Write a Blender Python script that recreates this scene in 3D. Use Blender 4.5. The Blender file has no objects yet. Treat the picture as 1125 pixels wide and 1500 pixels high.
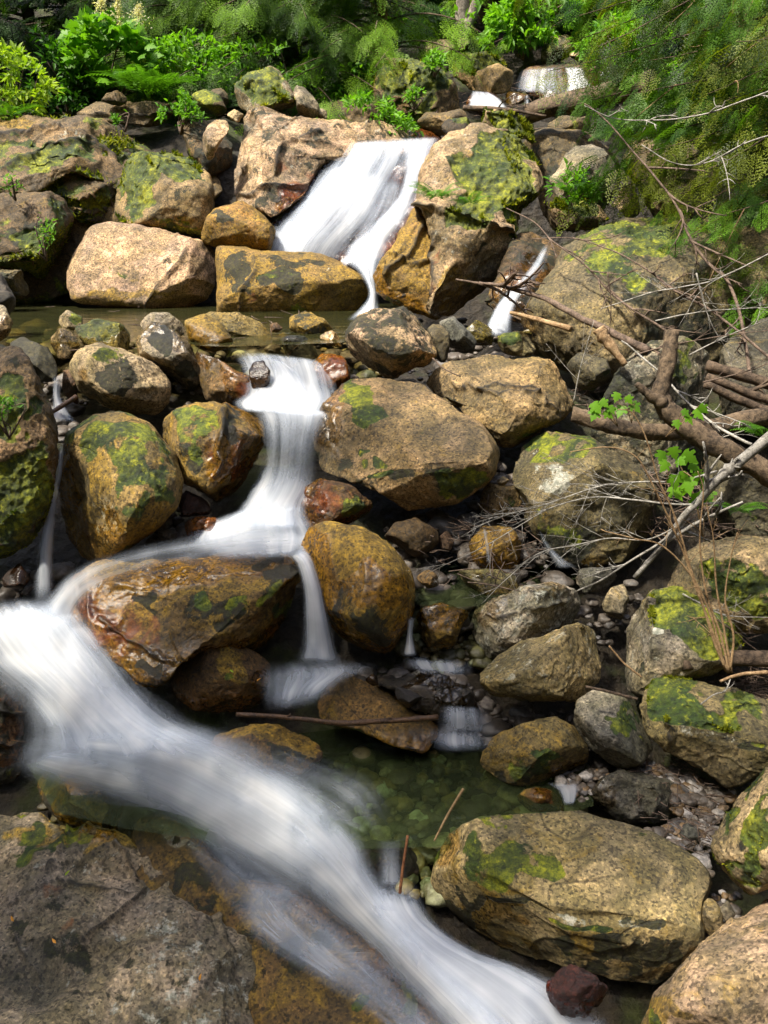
import bpy, math, random
import numpy as np
from mathutils import Vector
R = math.radians
sc = bpy.context.scene
# ---------------------------------------------------------------- camera
FPX, PW, PH, PITCH, CZ = 1299.04, 1125.0, 1500.0, R(17.9), 3.4
cam_d = bpy.data.cameras.new('camera'); cam = bpy.data.objects.new('camera', cam_d)
sc.collection.objects.link(cam); sc.camera = cam
cam.location = (0, 0, CZ); cam.rotation_euler = (R(90) - PITCH, 0, 0)
cam_d.sensor_fit = 'VERTICAL'; cam_d.sensor_height = 36; cam_d.lens = 18 / math.tan(R(30)); cam_d.clip_start = .05; cam_d.clip_end = 500
# ---------------------------------------------------------------- light
SUN_EL, SUN_AZ = R(60), R(238)          # azimuth measured clockwise from +Y (north)
world = bpy.data.worlds.new('World'); sc.world = world; world.use_nodes = True
wt = world.node_tree; sky = wt.nodes.new('ShaderNodeTexSky'); sky.sky_type = 'NISHITA'; sky.sun_disc = False
sky.dust_density = 4.; sky.ozone_density = .3; sky.sun_elevation = SUN_EL; sky.sun_rotation = SUN_AZ
wt.links.new(sky.outputs[0], wt.nodes['Background'].inputs[0]); wt.nodes['Background'].inputs[1].default_value = .14
sun_d = bpy.data.lights.new('sun', 'SUN'); sun_d.energy = 3.7; sun_d.angle = R(3); sun_d.color = (1, .93, .80)
sun = bpy.data.objects.new('sun', sun_d); sc.collection.objects.link(sun)
sdir = Vector((math.sin(SUN_AZ) * math.cos(SUN_EL), math.cos(SUN_AZ) * math.cos(SUN_EL), math.sin(SUN_EL)))
sun.rotation_euler = sdir.to_track_quat('Z', 'Y').to_euler(); sun.location = sdir * 40
sc.view_settings.view_transform = 'Standard'; sc.view_settings.look = 'None'; sc.view_settings.exposure = 1.45; sc.view_settings.gamma = 1
sc.render.engine = 'CYCLES'; sc.render.filter_size = 1.0
sc.cycles.max_bounces = 8; sc.cycles.transparent_max_bounces = 40; sc.cycles.diffuse_bounces = 3; sc.cycles.glossy_bounces = 3
sc.cycles.caustics_reflective = False; sc.cycles.caustics_refractive = False; sc.cycles.sample_clamp_indirect = 4
rng = np.random.default_rng(7)
# ---------------------------------------------------------------- pixel <-> place
CP, SP = math.cos(PITCH), math.sin(PITCH)
def ray(x, y):
    x = np.asarray(x, float); y = np.asarray(y, float)
    a = (x - PW / 2) / FPX; b = (PH / 2 - y) / FPX
    return np.stack([a, CP + b * SP, -SP + b * CP], -1)
def at(x, y, Y):                        # the point on the sight line through (x, y) that lies Y metres up the stream
    d = ray(x, y); return np.array([0, 0, CZ]) + d * (np.asarray(Y, float) / d[..., 1])[..., None]
def at_z(x, y, z):
    d = ray(x, y); return np.array([0, 0, CZ]) + d * ((z - CZ) / d[..., 2])[..., None]
PROF = [(-400, 60), (-150, 27), (0, 20), (60, 17), (130, 14), (200, 11.4), (300, 10.4), (400, 9.6), (445, 9.2), (465, 8.2), (490, 7.3), (520, 6.9),
        (640, 6.2), (760, 5.6), (850, 5.2), (1000, 4.7), (1130, 4.2), (1300, 3.5), (1500, 2.9), (1700, 2.4)]
PY, PD = np.array(PROF, float).T
def prof(y): return np.interp(y, PY, PD)
_g = at(np.full(len(PY), 562.5), PY, PD); GZ_Y, GZ_Z = _g[::-1, 1], _g[::-1, 2]
# ---------------------------------------------------------------- noise
_h = np.random.default_rng(3)
_G = _h.normal(size=(4096, 3)); _G /= np.linalg.norm(_G, axis=1)[:, None]
def perlin(p):
    i = np.floor(p).astype(np.int64); f = p - i; u = f * f * f * (f * (f * 6 - 15) + 10)
    out = 0
    for dx in (0, 1):
        for dy in (0, 1):
            for dz in (0, 1):
                hsh = ((i[:, 0] + dx) * 73856093 ^ (i[:, 1] + dy) * 19349663 ^ (i[:, 2] + dz) * 83492791) & 4095
                g = _G[hsh]
                dot = g[:, 0] * (f[:, 0] - dx) + g[:, 1] * (f[:, 1] - dy) + g[:, 2] * (f[:, 2] - dz)
                w = (u[:, 0] if dx else 1 - u[:, 0]) * (u[:, 1] if dy else 1 - u[:, 1]) * (u[:, 2] if dz else 1 - u[:, 2])
                out = out + w * dot
    return out * 1.5
def fbm(p, o=3):
    s = 0; a = 1
    for k in range(o): s = s + a * perlin(p * 2 ** k + 17.3 * k); a *= .5
    return s
def sstep(a, b, x): t = np.clip((x - a) / (b - a), 0, 1); return t * t * (3 - 2 * t)
# ---------------------------------------------------------------- meshes
def mesh(name, V, F, mat, parent=None, loc=(0, 0, 0), smooth=True, attrs=None):
    """one mesh object; V are world points, the object sits at loc; attrs: {name: (type, per-vertex array)}"""
    V = np.asarray(V, np.float32) - np.asarray(loc, np.float32); F = np.asarray(F, np.int32)
    me = bpy.data.meshes.new(name); n, k = F.shape
    me.vertices.add(len(V)); me.vertices.foreach_set('co', V.ravel())
    me.loops.add(n * k); me.loops.foreach_set('vertex_index', F.ravel())
    me.polygons.add(n); me.polygons.foreach_set('loop_start', np.arange(0, n * k, k, dtype=np.int32))
    me.polygons.foreach_set('use_smooth', np.full(n, smooth))
    for an, (ty, arr) in (attrs or {}).items():
        a = me.attributes.new(an, ty, 'POINT'); key = {'FLOAT': 'value', 'FLOAT_VECTOR': 'vector', 'FLOAT_COLOR': 'color'}[ty]
        a.data.foreach_set(key, np.asarray(arr, np.float32).ravel())
    me.update(calc_edges=True); me.validate()
    if mat: me.materials.append(mat)
    o = bpy.data.objects.new(name, me); sc.collection.objects.link(o)
    if parent is not None:
        o.parent = parent; o.location = Vector(loc) - world_loc(parent)
    else: o.location = loc
    return o
def world_loc(o):
    v = Vector((0, 0, 0))
    while o is not None: v = v + o.location; o = o.parent
    return v
def tag(o, label=None, cat=None, group=None, kind=None):
    if label: o['label'] = label
    if cat: o['category'] = cat
    if group: o['group'] = group
    if kind: o['kind'] = kind
    return o
def grid_faces(nu, nv):
    i = np.arange((nu - 1) * (nv - 1)); r, c = i // (nv - 1), i % (nv - 1); a = r * nv + c
    return np.stack([a, a + 1, a + nv + 1, a + nv], 1)
def spline(P, n):
    """Catmull-Rom through the rows of P, n samples, even in index"""
    P = np.asarray(P, float); m = len(P)
    if m == 2: t = np.linspace(0, 1, n)[:, None]; return P[0] * (1 - t) + P[1] * t
    Q = np.vstack([2 * P[0] - P[1], P, 2 * P[-1] - P[-2]]); s = np.linspace(0, m - 1 - 1e-6, n); i = s.astype(int); t = (s - i)[:, None]
    a, b, c, d = Q[i], Q[i + 1], Q[i + 2], Q[i + 3]
    return .5 * (2 * b + (c - a) * t + (2 * a - 5 * b + 4 * c - d) * t ** 2 + (3 * b - a - 3 * c + d) * t ** 3)
def vnormals(V, F):
    n = np.cross(V[F[:, 2]] - V[F[:, 0]], V[F[:, -1]] - V[F[:, 1]]); N = np.zeros_like(V)
    for k in range(F.shape[1]): np.add.at(N, F[:, k], n)
    return N / (np.linalg.norm(N, axis=1)[:, None] + 1e-12)
def tube(P, r, k=7, wob=0, seed=0):
    """verts, faces of a tube along P (m,3) with radii r; closed ends"""
    P = np.asarray(P, float); m = len(P); r = np.broadcast_to(np.asarray(r, float), (m,))
    T = np.gradient(P, axis=0); T /= np.linalg.norm(T, axis=1)[:, None] + 1e-9
    up = np.array([.31, .22, .93]); A = np.cross(T, up); A /= np.linalg.norm(A, axis=1)[:, None] + 1e-9; B = np.cross(T, A)
    th = np.arange(k) * 2 * np.pi / k
    rr = r[:, None] * np.ones((1, k))
    if wob:
        q = np.stack(np.broadcast_arrays(np.arange(m)[:, None] * .35 + seed, np.cos(th)[None] * 1.2, np.sin(th)[None] * 1.2), -1).reshape(-1, 3)
        rr = rr * (1 + wob * fbm(q, 2).reshape(m, k))
    V = P[:, None] + rr[..., None] * (np.cos(th)[None, :, None] * A[:, None] + np.sin(th)[None, :, None] * B[:, None])
    V = V.reshape(-1, 3); F = []
    i = np.arange((m - 1) * k); rw, c = i // k, i % k; c2 = (c + 1) % k
    F = np.stack([rw * k + c, rw * k + c2, (rw + 1) * k + c2, (rw + 1) * k + c], 1)
    V = np.vstack([V, P[:1], P[-1:]]); j = np.arange(k); j2 = (j + 1) % k; a, b = m * k, m * k + 1
    caps = np.vstack([np.stack([j2, j, np.full(k, a), np.full(k, a)], 1), np.stack([(m - 1) * k + j, (m - 1) * k + j2, np.full(k, b), np.full(k, b)], 1)])
    return V, F, caps
class Acc:
    """collects pieces of ONE mesh"""
    def __init__(s): s.V, s.F, s.A, s.n = [], [], [], 0
    def add(s, V, F, a=0.):
        F = np.asarray(F)
        if F.shape[1] == 3: F = np.hstack([F, F[:, 2:3]])
        s.V.append(V); s.F.append(F + s.n); s.A.append(np.broadcast_to(np.asarray(a, float), (len(V),)).copy()); s.n += len(V)
    def tube(s, P, r, k=6, wob=0, seed=0, a=0.):
        V, F, c = tube(P, r, k, wob, seed); s.add(V, np.vstack([F, c]), a)
    def build(s, name, mat, parent=None, loc=None, smooth=True):
        V = np.vstack(s.V); F = np.vstack(s.F)
        if loc is None: loc = world_loc(parent) if parent is not None else (0, 0, 0)
        # degenerate quads (triangles) are split off as true triangles
        tri = F[:, 2] == F[:, 3]
        if tri.all(): F = F[:, :3]
        elif tri.any(): q = F[~tri]; F = np.vstack([F[tri][:, :3], q[:, [0, 1, 2]], q[:, [0, 2, 3]]])
        return mesh(name, V, F, mat, parent, loc, smooth, {'var': ('FLOAT', np.concatenate(s.A))})
def empty(name, loc):
    o = bpy.data.objects.new(name, None); sc.collection.objects.link(o); o.location = loc; o.empty_display_size = .1; return o
# ---------------------------------------------------------------- node helper
class NT:
    def __init__(s, name):
        s.m = bpy.data.materials.new(name); s.m.use_nodes = True; s.t = s.m.node_tree; s.t.nodes.clear()
    def n(s, ty, **kw):
        nd = s.t.nodes.new('ShaderNode' + ty)
        for k, v in kw.items():
            if k.startswith('_'): setattr(nd, k[1:], v)
        for k, v in kw.items():
            if k.startswith('_'): continue
            key = int(k[1:]) if k[0] == 'i' and k[1:].isdigit() else k.replace('__', ' ')
            s.put(nd.inputs[key], v)
        return nd
    def put(s, sock, v):
        if isinstance(v, bpy.types.Node): v = v.outputs[0]
        if isinstance(v, bpy.types.NodeSocket): s.t.links.new(v, sock)
        else: sock.default_value = (tuple(v) + (1,) if isinstance(v, (tuple, list)) and len(v) == 3 and len(getattr(sock, 'default_value')) == 4 else v)
    def math(s, op, a, b=0., clamp=False): return s.n('Math', _operation=op, _use_clamp=clamp, i0=a, i1=b).outputs[0]
    def mix(s, f, a, b, mode='MIX'): return s.n('MixRGB', _blend_type=mode, i0=f, i1=a, i2=b).outputs[0]
    def step(s, x, lo, hi): return s.n('MapRange', _interpolation_type='SMOOTHSTEP', i0=x, i1=lo, i2=hi).outputs[0]
    def noise(s, vec, scale, detail=4, rough=.55, dist=0.): return s.n('TexNoise', Vector=vec, Scale=scale, Detail=detail, Roughness=rough, Distortion=dist).outputs[0]
    def out(s, sh): s.t.links.new(sh.outputs[0] if isinstance(sh, bpy.types.Node) else sh, s.n('OutputMaterial').inputs[0]); return s.m
# ---------------------------------------------------------------- materials
def rock_material():
    t = NT('rock'); oi = t.n('ObjectInfo'); tc = t.n('TexCoord')
    v = t.n('VectorMath', _operation='ADD', i0=tc.outputs['Object'], i1=t.n('VectorMath', _operation='SCALE', i0=t.n('CombineXYZ', X=oi.outputs['Random'], Y=t.math('FRACT', t.math('MULTIPLY', oi.outputs['Random'], 7.3)), Z=t.math('FRACT', t.math('MULTIPLY', oi.outputs['Random'], 31.7))), Scale=40.).outputs[0]).outputs[0]
    A = t.n('Attribute', _attribute_name='mask'); m1 = t.n('SeparateColor', Color=A.outputs['Color'])
    B = t.n('Attribute', _attribute_name='mask2'); m2 = t.n('SeparateColor', Color=B.outputs['Color'])
    moss, dark, och, wet = m1.outputs[0], m1.outputs[1], m1.outputs[2], A.outputs['Alpha']
    lich, rust, crev = m2.outputs[0], m2.outputs[1], m2.outputs[2]
    big, mid, fine = t.noise(v, 2.2, 5, .6), t.noise(v, 8., 8, .72, .5), t.noise(v, 38., 6, .78)
    grain = t.noise(v, 150., 2, .8)
    cell = t.n('TexVoronoi', Vector=v, Scale=85.); cr = t.n('SeparateColor', Color=cell.outputs['Color']).outputs[0]
    base = t.mix(t.step(big, .3, .7), t.mix(1, oi.outputs['Color'], (.55, .53, .52), 'MULTIPLY'), t.mix(1, oi.outputs['Color'], (1.25, 1.12, .96), 'MULTIPLY'))
    base = t.mix(t.math('MULTIPLY', t.step(mid, .46, .68), .62), base, t.mix(1, base, (.42, .41, .38), 'MULTIPLY'))
    base = t.mix(t.math('MULTIPLY', t.step(fine, .52, .70), .75), base, t.mix(1, base, (1.75, 1.68, 1.55), 'MULTIPLY'))
    base = t.mix(t.math('MULTIPLY', t.step(fine, .50, .34), .8), base, t.mix(1, base, (.30, .29, .27), 'MULTIPLY'))
    base = t.mix(t.math('MULTIPLY', t.step(cr, .70, .95), .55), base, t.mix(1, base, (1.8, 1.75, 1.7), 'MULTIPLY'))
    base = t.mix(t.math('MULTIPLY', t.step(cr, .32, .08), .65), base, t.mix(1, base, (.22, .21, .21), 'MULTIPLY'))
    base = t.mix(t.math('MULTIPLY', t.step(grain, .54, .70), .6), base, t.mix(1, base, (.3, .29, .28), 'MULTIPLY'))
    def thr(mask, nz, k=.95, lo=.44, hi=.58): return t.step(t.math('ADD', mask, t.math('MULTIPLY', t.math('SUBTRACT', nz, .5), k)), lo, hi)
    mixn = t.math('ADD', t.math('MULTIPLY', mid, .5), t.math('MULTIPLY', fine, .5))
    cn = t.math('ABSOLUTE', t.math('SUBTRACT', t.noise(v, 1.15, 2, .5, .2), .5)); crk = t.math('MULTIPLY', t.step(cn, .006, .002), t.step(t.noise(v, 1.1, 2), .52, .6))
    base = t.mix(t.math('MULTIPLY', crk, .4), base, (.02, .017, .013))
    # brown green film that grows over older faces
    gz = t.n('SeparateXYZ', Vector=t.n('NewGeometry').outputs['Normal']).outputs['Z']
    f_f = t.step(t.math('ADD', t.noise(v, 3.2, 7, .7, .6), t.math('MULTIPLY', mixn, .25)), .48, .72)
    base = t.mix(t.math('MULTIPLY', f_f, .75), base, t.mix(1, base, (.46, .49, .36), 'MULTIPLY'))
    # rust-red and ochre algae films
    f_r = thr(rust, t.noise(v, 5., 7, .7, .8), 1.2, .35, .62)
    base = t.mix(t.math('MULTIPLY', f_r, .8), base, t.mix(t.step(mixn, .38, .64), (.085, .026, .010), (.33, .125, .03)))
    f_o = thr(och, t.noise(v, 3.6, 8, .74, .8), 1.3, .38, .60)
    ocol = t.mix(t.step(mixn, .36, .64), (.062, .044, .008), (.50, .34, .05))
    ocol = t.mix(t.math('MULTIPLY', t.step(cr, .3, .1), .7), ocol, t.mix(1, ocol, (.25, .24, .22), 'MULTIPLY'))
    ocol = t.mix(t.math('MULTIPLY', t.step(fine, .54, .68), .5), ocol, t.mix(1, ocol, (1.6, 1.55, 1.3), 'MULTIPLY'))
    base = t.mix(t.math('MULTIPLY', f_o, .82), base, ocol)
    # lichen: pale crusts with ragged rims
    f_l = thr(lich, t.noise(v, 13., 9, .80, .3), 1.9, .47, .60)
    base = t.mix(t.math('MULTIPLY', f_l, .72), base, t.mix(t.step(fine, .4, .62), (.30, .32, .26), (.66, .65, .58)))
    # dark moss, black stains and shade painted low on the rocks, then green moss
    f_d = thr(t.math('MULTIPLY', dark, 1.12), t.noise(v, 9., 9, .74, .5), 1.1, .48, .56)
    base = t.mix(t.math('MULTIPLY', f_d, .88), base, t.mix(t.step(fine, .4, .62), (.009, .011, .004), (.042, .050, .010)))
    f_m = thr(t.math('MULTIPLY', moss, 1.15), t.noise(v, 6., 9, .74, .4), 1.0, .46, .53)
    mcol = t.mix(t.step(t.noise(v, 5., 6, .65), .36, .62), (.030, .062, .005), (.32, .335, .014))
    mcol = t.mix(t.math('MULTIPLY', t.step(t.noise(v, 2.3, 4, .6), .46, .6), .75), mcol, (.050, .105, .006))
    mcol = t.mix(t.math('MULTIPLY', t.step(t.noise(v, 17., 6, .7), .54, .68), .7), mcol, (.56, .54, .03))
    mcol = t.mix(t.step(fine, .38, .60), t.mix(1, mcol, (.32, .40, .3), 'MULTIPLY'), mcol)
    base = t.mix(t.math('MULTIPLY', f_m, .94), base, mcol)
    f_w = t.step(t.math('ADD', wet, t.math('MULTIPLY', t.math('SUBTRACT', mid, .5), .7)), .3, .7)
    base = t.mix(t.math('MULTIPLY', f_w, .75), base, t.mix(1, t.n('Gamma', Color=base, Gamma=1.12).outputs[0], (.88, .74, .54), 'MULTIPLY'))
    base = t.mix(t.math('MULTIPLY', crev, .85), base, (.014, .012, .009))
    base = t.n('Gamma', Color=base, Gamma=1.28).outputs[0]
    mossy = t.math('MAXIMUM', f_m, f_d); dry = t.math('ADD', .60, t.math('MULTIPLY', fine, .3))
    rough = t.math('SUBTRACT', dry, t.math('MULTIPLY', f_w, t.math('MULTIPLY', .54, t.math('SUBTRACT', 1., t.math('MULTIPLY', mossy, .6)))))
    hgt = t.math('ADD', t.math('ADD', t.math('SUBTRACT', t.math('MULTIPLY', mid, .6), t.math('MULTIPLY', crk, .25)), t.math('MULTIPLY', fine, .42)), t.math('ADD', t.math('MULTIPLY', grain, .06), t.math('MULTIPLY', mossy, t.math('MULTIPLY', t.noise(v, 60., 3, .8), .35))))
    b = t.n('Bump', Strength=t.math('SUBTRACT', .8, t.math('MULTIPLY', f_w, t.math('MULTIPLY', t.math('SUBTRACT', 1., mossy), .5))), Distance=.030, Height=hgt)
    p = t.n('BsdfPrincipled', Base__Color=base, Roughness=rough, Normal=b)
    p.inputs['Specular IOR Level'].default_value = .5
    return t.out(p)
def leaf_material(name, dark, light, trans=.35, rough=.5):
    t = NT(name); a = t.n('Attribute', _attribute_name='var').outputs['Fac']; tc = t.n('TexCoord').outputs['Object']
    c = t.mix(t.math('ADD', t.math('MULTIPLY', a, .75), t.math('MULTIPLY', t.math('SUBTRACT', t.noise(tc, 2.5, 3), .4), .8), True), dark, light)
    p = t.n('BsdfPrincipled', Base__Color=c, Roughness=rough); p.inputs['Specular IOR Level'].default_value = .3
    tr = t.n('BsdfTranslucent', Color=t.mix(1, c, (1.25, 1.3, .5), 'MULTIPLY'))
    return t.out(t.n('MixShader', i0=trans, i1=p.outputs[0], i2=tr.outputs[0]))
def bark_material(name, c0, c1, moss=0., scale=1., rough=.85):
    t = NT(name); tc = t.n('TexCoord').outputs['Object']; a = t.n('Attribute', _attribute_name='var').outputs['Fac']
    n1, n2, n3 = t.noise(tc, 6. * scale, 5, .65, .5), t.noise(tc, 34. * scale, 5, .7, .4), t.noise(tc, 120. * scale, 3, .7)
    c = t.mix(t.step(t.math('ADD', t.math('MULTIPLY', n1, .5), t.math('MULTIPLY', n2, .5)), .38, .62), c0, c1)
    c = t.mix(t.math('MULTIPLY', t.step(n3, .52, .66), .5), c, t.mix(1, c, (.4, .38, .36), 'MULTIPLY'))
    if moss:
        up = t.n('SeparateXYZ', Vector=t.n('NewGeometry').outputs['Normal']).outputs['Z']
        f = t.step(t.math('ADD', t.math('ADD', t.math('MULTIPLY', up, .25), a), t.math('MULTIPLY', t.math('SUBTRACT', n1, .5), 1.2)), 1.0 - moss, 1.12 - moss)
        c = t.mix(f, c, t.mix(n2, (.05, .075, .008), (.22, .21, .015)))
    b = t.n('Bump', Strength=.9, Distance=.012 / scale, Height=t.math('ADD', t.math('MULTIPLY', n2, .7), t.math('MULTIPLY', n3, .3)))
    p = t.n('BsdfPrincipled', Base__Color=c, Roughness=rough, Normal=b); p.inputs['Specular IOR Level'].default_value = .25
    return t.out(p)
def water_material():
    """long-exposure water: white veil, streaked along the flow, thin where dens is low"""
    t = NT('silky_water'); d = t.n('Attribute', _attribute_name='dens').outputs['Fac']; fl = t.n('Attribute', _attribute_name='flow').outputs['Vector']
    tc = t.n('TexCoord').outputs['Object']
    s1 = t.noise(t.n('Mapping', Vector=fl, Scale=(26, .55, 1)), 1., 3, .6, .25); s2 = t.noise(t.n('Mapping', Vector=fl, Scale=(8, .3, 1)), 1., 2, .5, .3)
    s3 = t.noise(tc, 2.6, 2, .5)
    st = t.math('ADD', t.math('ADD', t.math('MULTIPLY', s1, .5), t.math('MULTIPLY', s2, .5)), t.math('MULTIPLY', t.math('SUBTRACT', s3, .5), .35))
    k = t.math('SUBTRACT', 1.12, d)
    a = t.math('MULTIPLY', d, t.math('ADD', .62, t.math('MULTIPLY', t.math('SUBTRACT', st, .5), t.math('ADD', .7, t.math('MULTIPLY', k, 3.2)))), True)
    col = t.mix(t.step(a, .05, .85), (.62, .70, .82), t.mix(t.step(s2, .35, .65), (.80, .82, .85), (.93, .93, .92)))
    bp = t.n('Bump', Strength=.22, Distance=.05, Height=t.math('ADD', t.math('MULTIPLY', s2, .7), t.math('MULTIPLY', s1, .3)))
    df = t.n('BsdfDiffuse', Color=col, Normal=bp); tl = t.n('BsdfTranslucent', Color=col, Normal=bp)
    w = t.n('MixShader', i0=.35, i1=df.outputs[0], i2=tl.outputs[0])
    return t.out(t.n('MixShader', i0=a, i1=t.n('BsdfTransparent').outputs[0], i2=w.outputs[0]))
def film_material():
    """thin clear sheet sliding over rock"""
    t = NT('water_film'); d = t.n('Attribute', _attribute_name='dens').outputs['Fac']; fl = t.n('Attribute', _attribute_name='flow').outputs['Vector']
    s1 = t.noise(t.n('Mapping', Vector=fl, Scale=(9, .5, 1)), 1., 3, .6, .3)
    a = t.math('MULTIPLY', d, t.math('ADD', .1, s1), True)
    df = t.n('BsdfDiffuse', Color=(.62, .60, .50)); gl = t.n('BsdfGlossy', Color=(.9, .93, 1.), Roughness=.22, Normal=t.n('Bump', Strength=.3, Distance=.05, Height=s1))
    k = t.n('MixShader', i0=.45, i1=df.outputs[0], i2=gl.outputs[0])
    return t.out(t.n('MixShader', i0=a, i1=t.n('BsdfTransparent').outputs[0], i2=k.outputs[0]))
def pool_material(name, tint, rough=.12, scale=(3., 3., 1.), k=.25, murk=.0, murkc=(.1, .09, .03)):
    t = NT(name); tc = t.n('TexCoord').outputs['Object']
    n = t.noise(t.n('Mapping', Vector=tc, Scale=scale), 1., 3, .55, .4)
    bp = t.n('Bump', Strength=k, Distance=.04, Height=n)
    fr = t.n('Fresnel', IOR=1.33, Normal=bp)
    body = t.n('MixShader', i0=murk, i1=t.n('BsdfTransparent', Color=tint).outputs[0], i2=t.n('BsdfDiffuse', Color=murkc).outputs[0])
    return t.out(t.n('MixShader', i0=fr, i1=body.outputs[0], i2=t.n('BsdfGlossy', Roughness=rough, Normal=bp).outputs[0]))
def soil_material():
    t = NT('streambed_soil'); tc = t.n('TexCoord').outputs['Object']
    n1, n2, n3 = t.noise(tc, 1.3, 6, .65), t.noise(tc, 12., 6, .7), t.n('TexVoronoi', Vector=tc, Scale=9.)
    c = t.mix(t.step(n2, .35, .65), (.008, .006, .004), (.034, .025, .014))
    c = t.mix(t.step(n1, .5, .7), c, t.mix(n2, (.015, .025, .005), (.07, .09, .012)))
    g = t.n('NewGeometry').outputs['Position']; y = t.n('SeparateXYZ', Vector=g).outputs['Y']
    rough = t.math('ADD', .45, t.math('MULTIPLY', t.step(y, 9., 14.), .5))
    b = t.n('Bump', Strength=1., Distance=.08, Height=t.math('ADD', n2, t.math('MULTIPLY', n3.outputs['Distance'], .6)))
    return t.out(t.n('BsdfPrincipled', Base__Color=c, Roughness=rough, Normal=b))
def gravel_material():
    t = NT('gravel'); a = t.n('Attribute', _attribute_name='var').outputs['Fac']; tc = t.n('TexCoord').outputs['Object']
    r = t.n('ValToRGB', Fac=a); e = r.color_ramp.elements; e[0].color = (.03, .025, .02, 1); e[1].color = (.40, .38, .36, 1)
    for p, c in ((.25, (.12, .10, .08)), (.4, (.09, .095, .10)), (.55, (.20, .13, .06)), (.68, (.10, .065, .03)), (.82, (.22, .20, .17))):
        x = r.color_ramp.elements.new(p); x.color = c + (1,)
    n = t.noise(tc, 60., 4, .7)
    c = t.mix(t.step(n, .35, .7), t.mix(1, r.outputs[0], (.6, .6, .6), 'MULTIPLY'), t.mix(1, r.outputs[0], (1.25, 1.2, 1.15), 'MULTIPLY'))
    return t.out(t.n('BsdfPrincipled', Base__Color=c, Roughness=.5, Normal=t.n('Bump', Strength=.4, Distance=.01, Height=n)))
def bed_material():
    t = NT('submerged_stone'); a = t.n('Attribute', _attribute_name='var').outputs['Fac']; tc = t.n('TexCoord').outputs['Object']
    r = t.n('ValToRGB', Fac=a); e = r.color_ramp.elements; e[0].color = (.05, .045, .02, 1); e[1].color = (.45, .52, .34, 1)
    for p, c in ((.3, (.12, .09, .03)), (.5, (.09, .10, .04)), (.75, (.26, .19, .05))):
        x = r.color_ramp.elements.new(p); x.color = c + (1,)
    n = t.noise(tc, 25., 4, .7)
    c = t.mix(n, t.mix(1, r.outputs[0], (.5, .5, .5), 'MULTIPLY'), t.mix(1, r.outputs[0], (1.3, 1.3, 1.3), 'MULTIPLY'))
    c = t.mix(t.step(t.noise(tc, 8., 6, .7), .42, .62), t.mix(1, c, (.3, .28, .2), 'MULTIPLY'), c)
    return t.out(t.n('BsdfPrincipled', Base__Color=c, Roughness=.5, Normal=t.n('Bump', Strength=.6, Distance=.02, Height=n)))
M = dict(rock=rock_material(), water=water_material(), film=film_material(), soil=soil_material(), gravel=gravel_material(), bed=bed_material(),
    pool=pool_material('pool_water', (.62, .72, .50), .12, (2.2, 5, 1), .22, .26, (.060, .078, .034)),
    upper=pool_material('still_water', (.80, .70, .36), .12, (1.2, 6, 1), .3, .22, (.105, .11, .035)),
    moss=leaf_material('moss_tufts', (.025, .060, .005), (.40, .41, .018), .4, .8),
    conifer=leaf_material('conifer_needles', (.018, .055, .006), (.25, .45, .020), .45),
    conifer_dark=leaf_material('shade_painted_needles', (.006, .018, .005), (.045, .105, .010), .35),  # darker needle copy: forest shade is painted into the colour
    conifer_mid=leaf_material('bough_needles', (.012, .042, .006), (.15, .32, .016), .42),
    conifer_gold=leaf_material('hanging_needles', (.014, .036, .005), (.22, .27, .016), .45),
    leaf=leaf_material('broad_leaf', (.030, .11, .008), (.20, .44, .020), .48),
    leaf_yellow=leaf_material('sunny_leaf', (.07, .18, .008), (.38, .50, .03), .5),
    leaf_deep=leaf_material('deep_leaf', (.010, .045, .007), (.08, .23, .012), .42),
    fern=leaf_material('fern_leaf', (.025, .085, .008), (.11, .28, .015), .4),
    fallen=leaf_material('fallen_leaf', (.35, .10, .01), (.60, .28, .02), .2),
    flower=leaf_material('flower_plume', (.55, .50, .36), (.85, .82, .62), .4),
    bark=bark_material('brown_bark', (.030, .022, .016), (.15, .105, .07), .15), bark_red=bark_material('red_bark', (.08, .03, .015), (.30, .13, .055)),
    bark_grey=bark_material('grey_bark', (.09, .075, .06), (.30, .26, .21), .15), wood=bark_material('bare_wood', (.13, .075, .035), (.42, .29, .16), 0, 1.2),
    mosslog=bark_material('mossy_log', (.028, .021, .015), (.17, .12, .075), .25),
    twig_pale=bark_material('pale_twig', (.13, .12, .10), (.40, .38, .34), 0, 2.5), twig_brown=bark_material('brown_twig', (.05, .036, .027), (.19, .135, .10), 0, 2.5),
    twig_tan=bark_material('tan_stem', (.14, .085, .04), (.34, .23, .12), 0, 2.5), wetstick=bark_material('wet_stick', (.02, .012, .008), (.13, .07, .035), 0, 1.5, .35))
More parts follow.
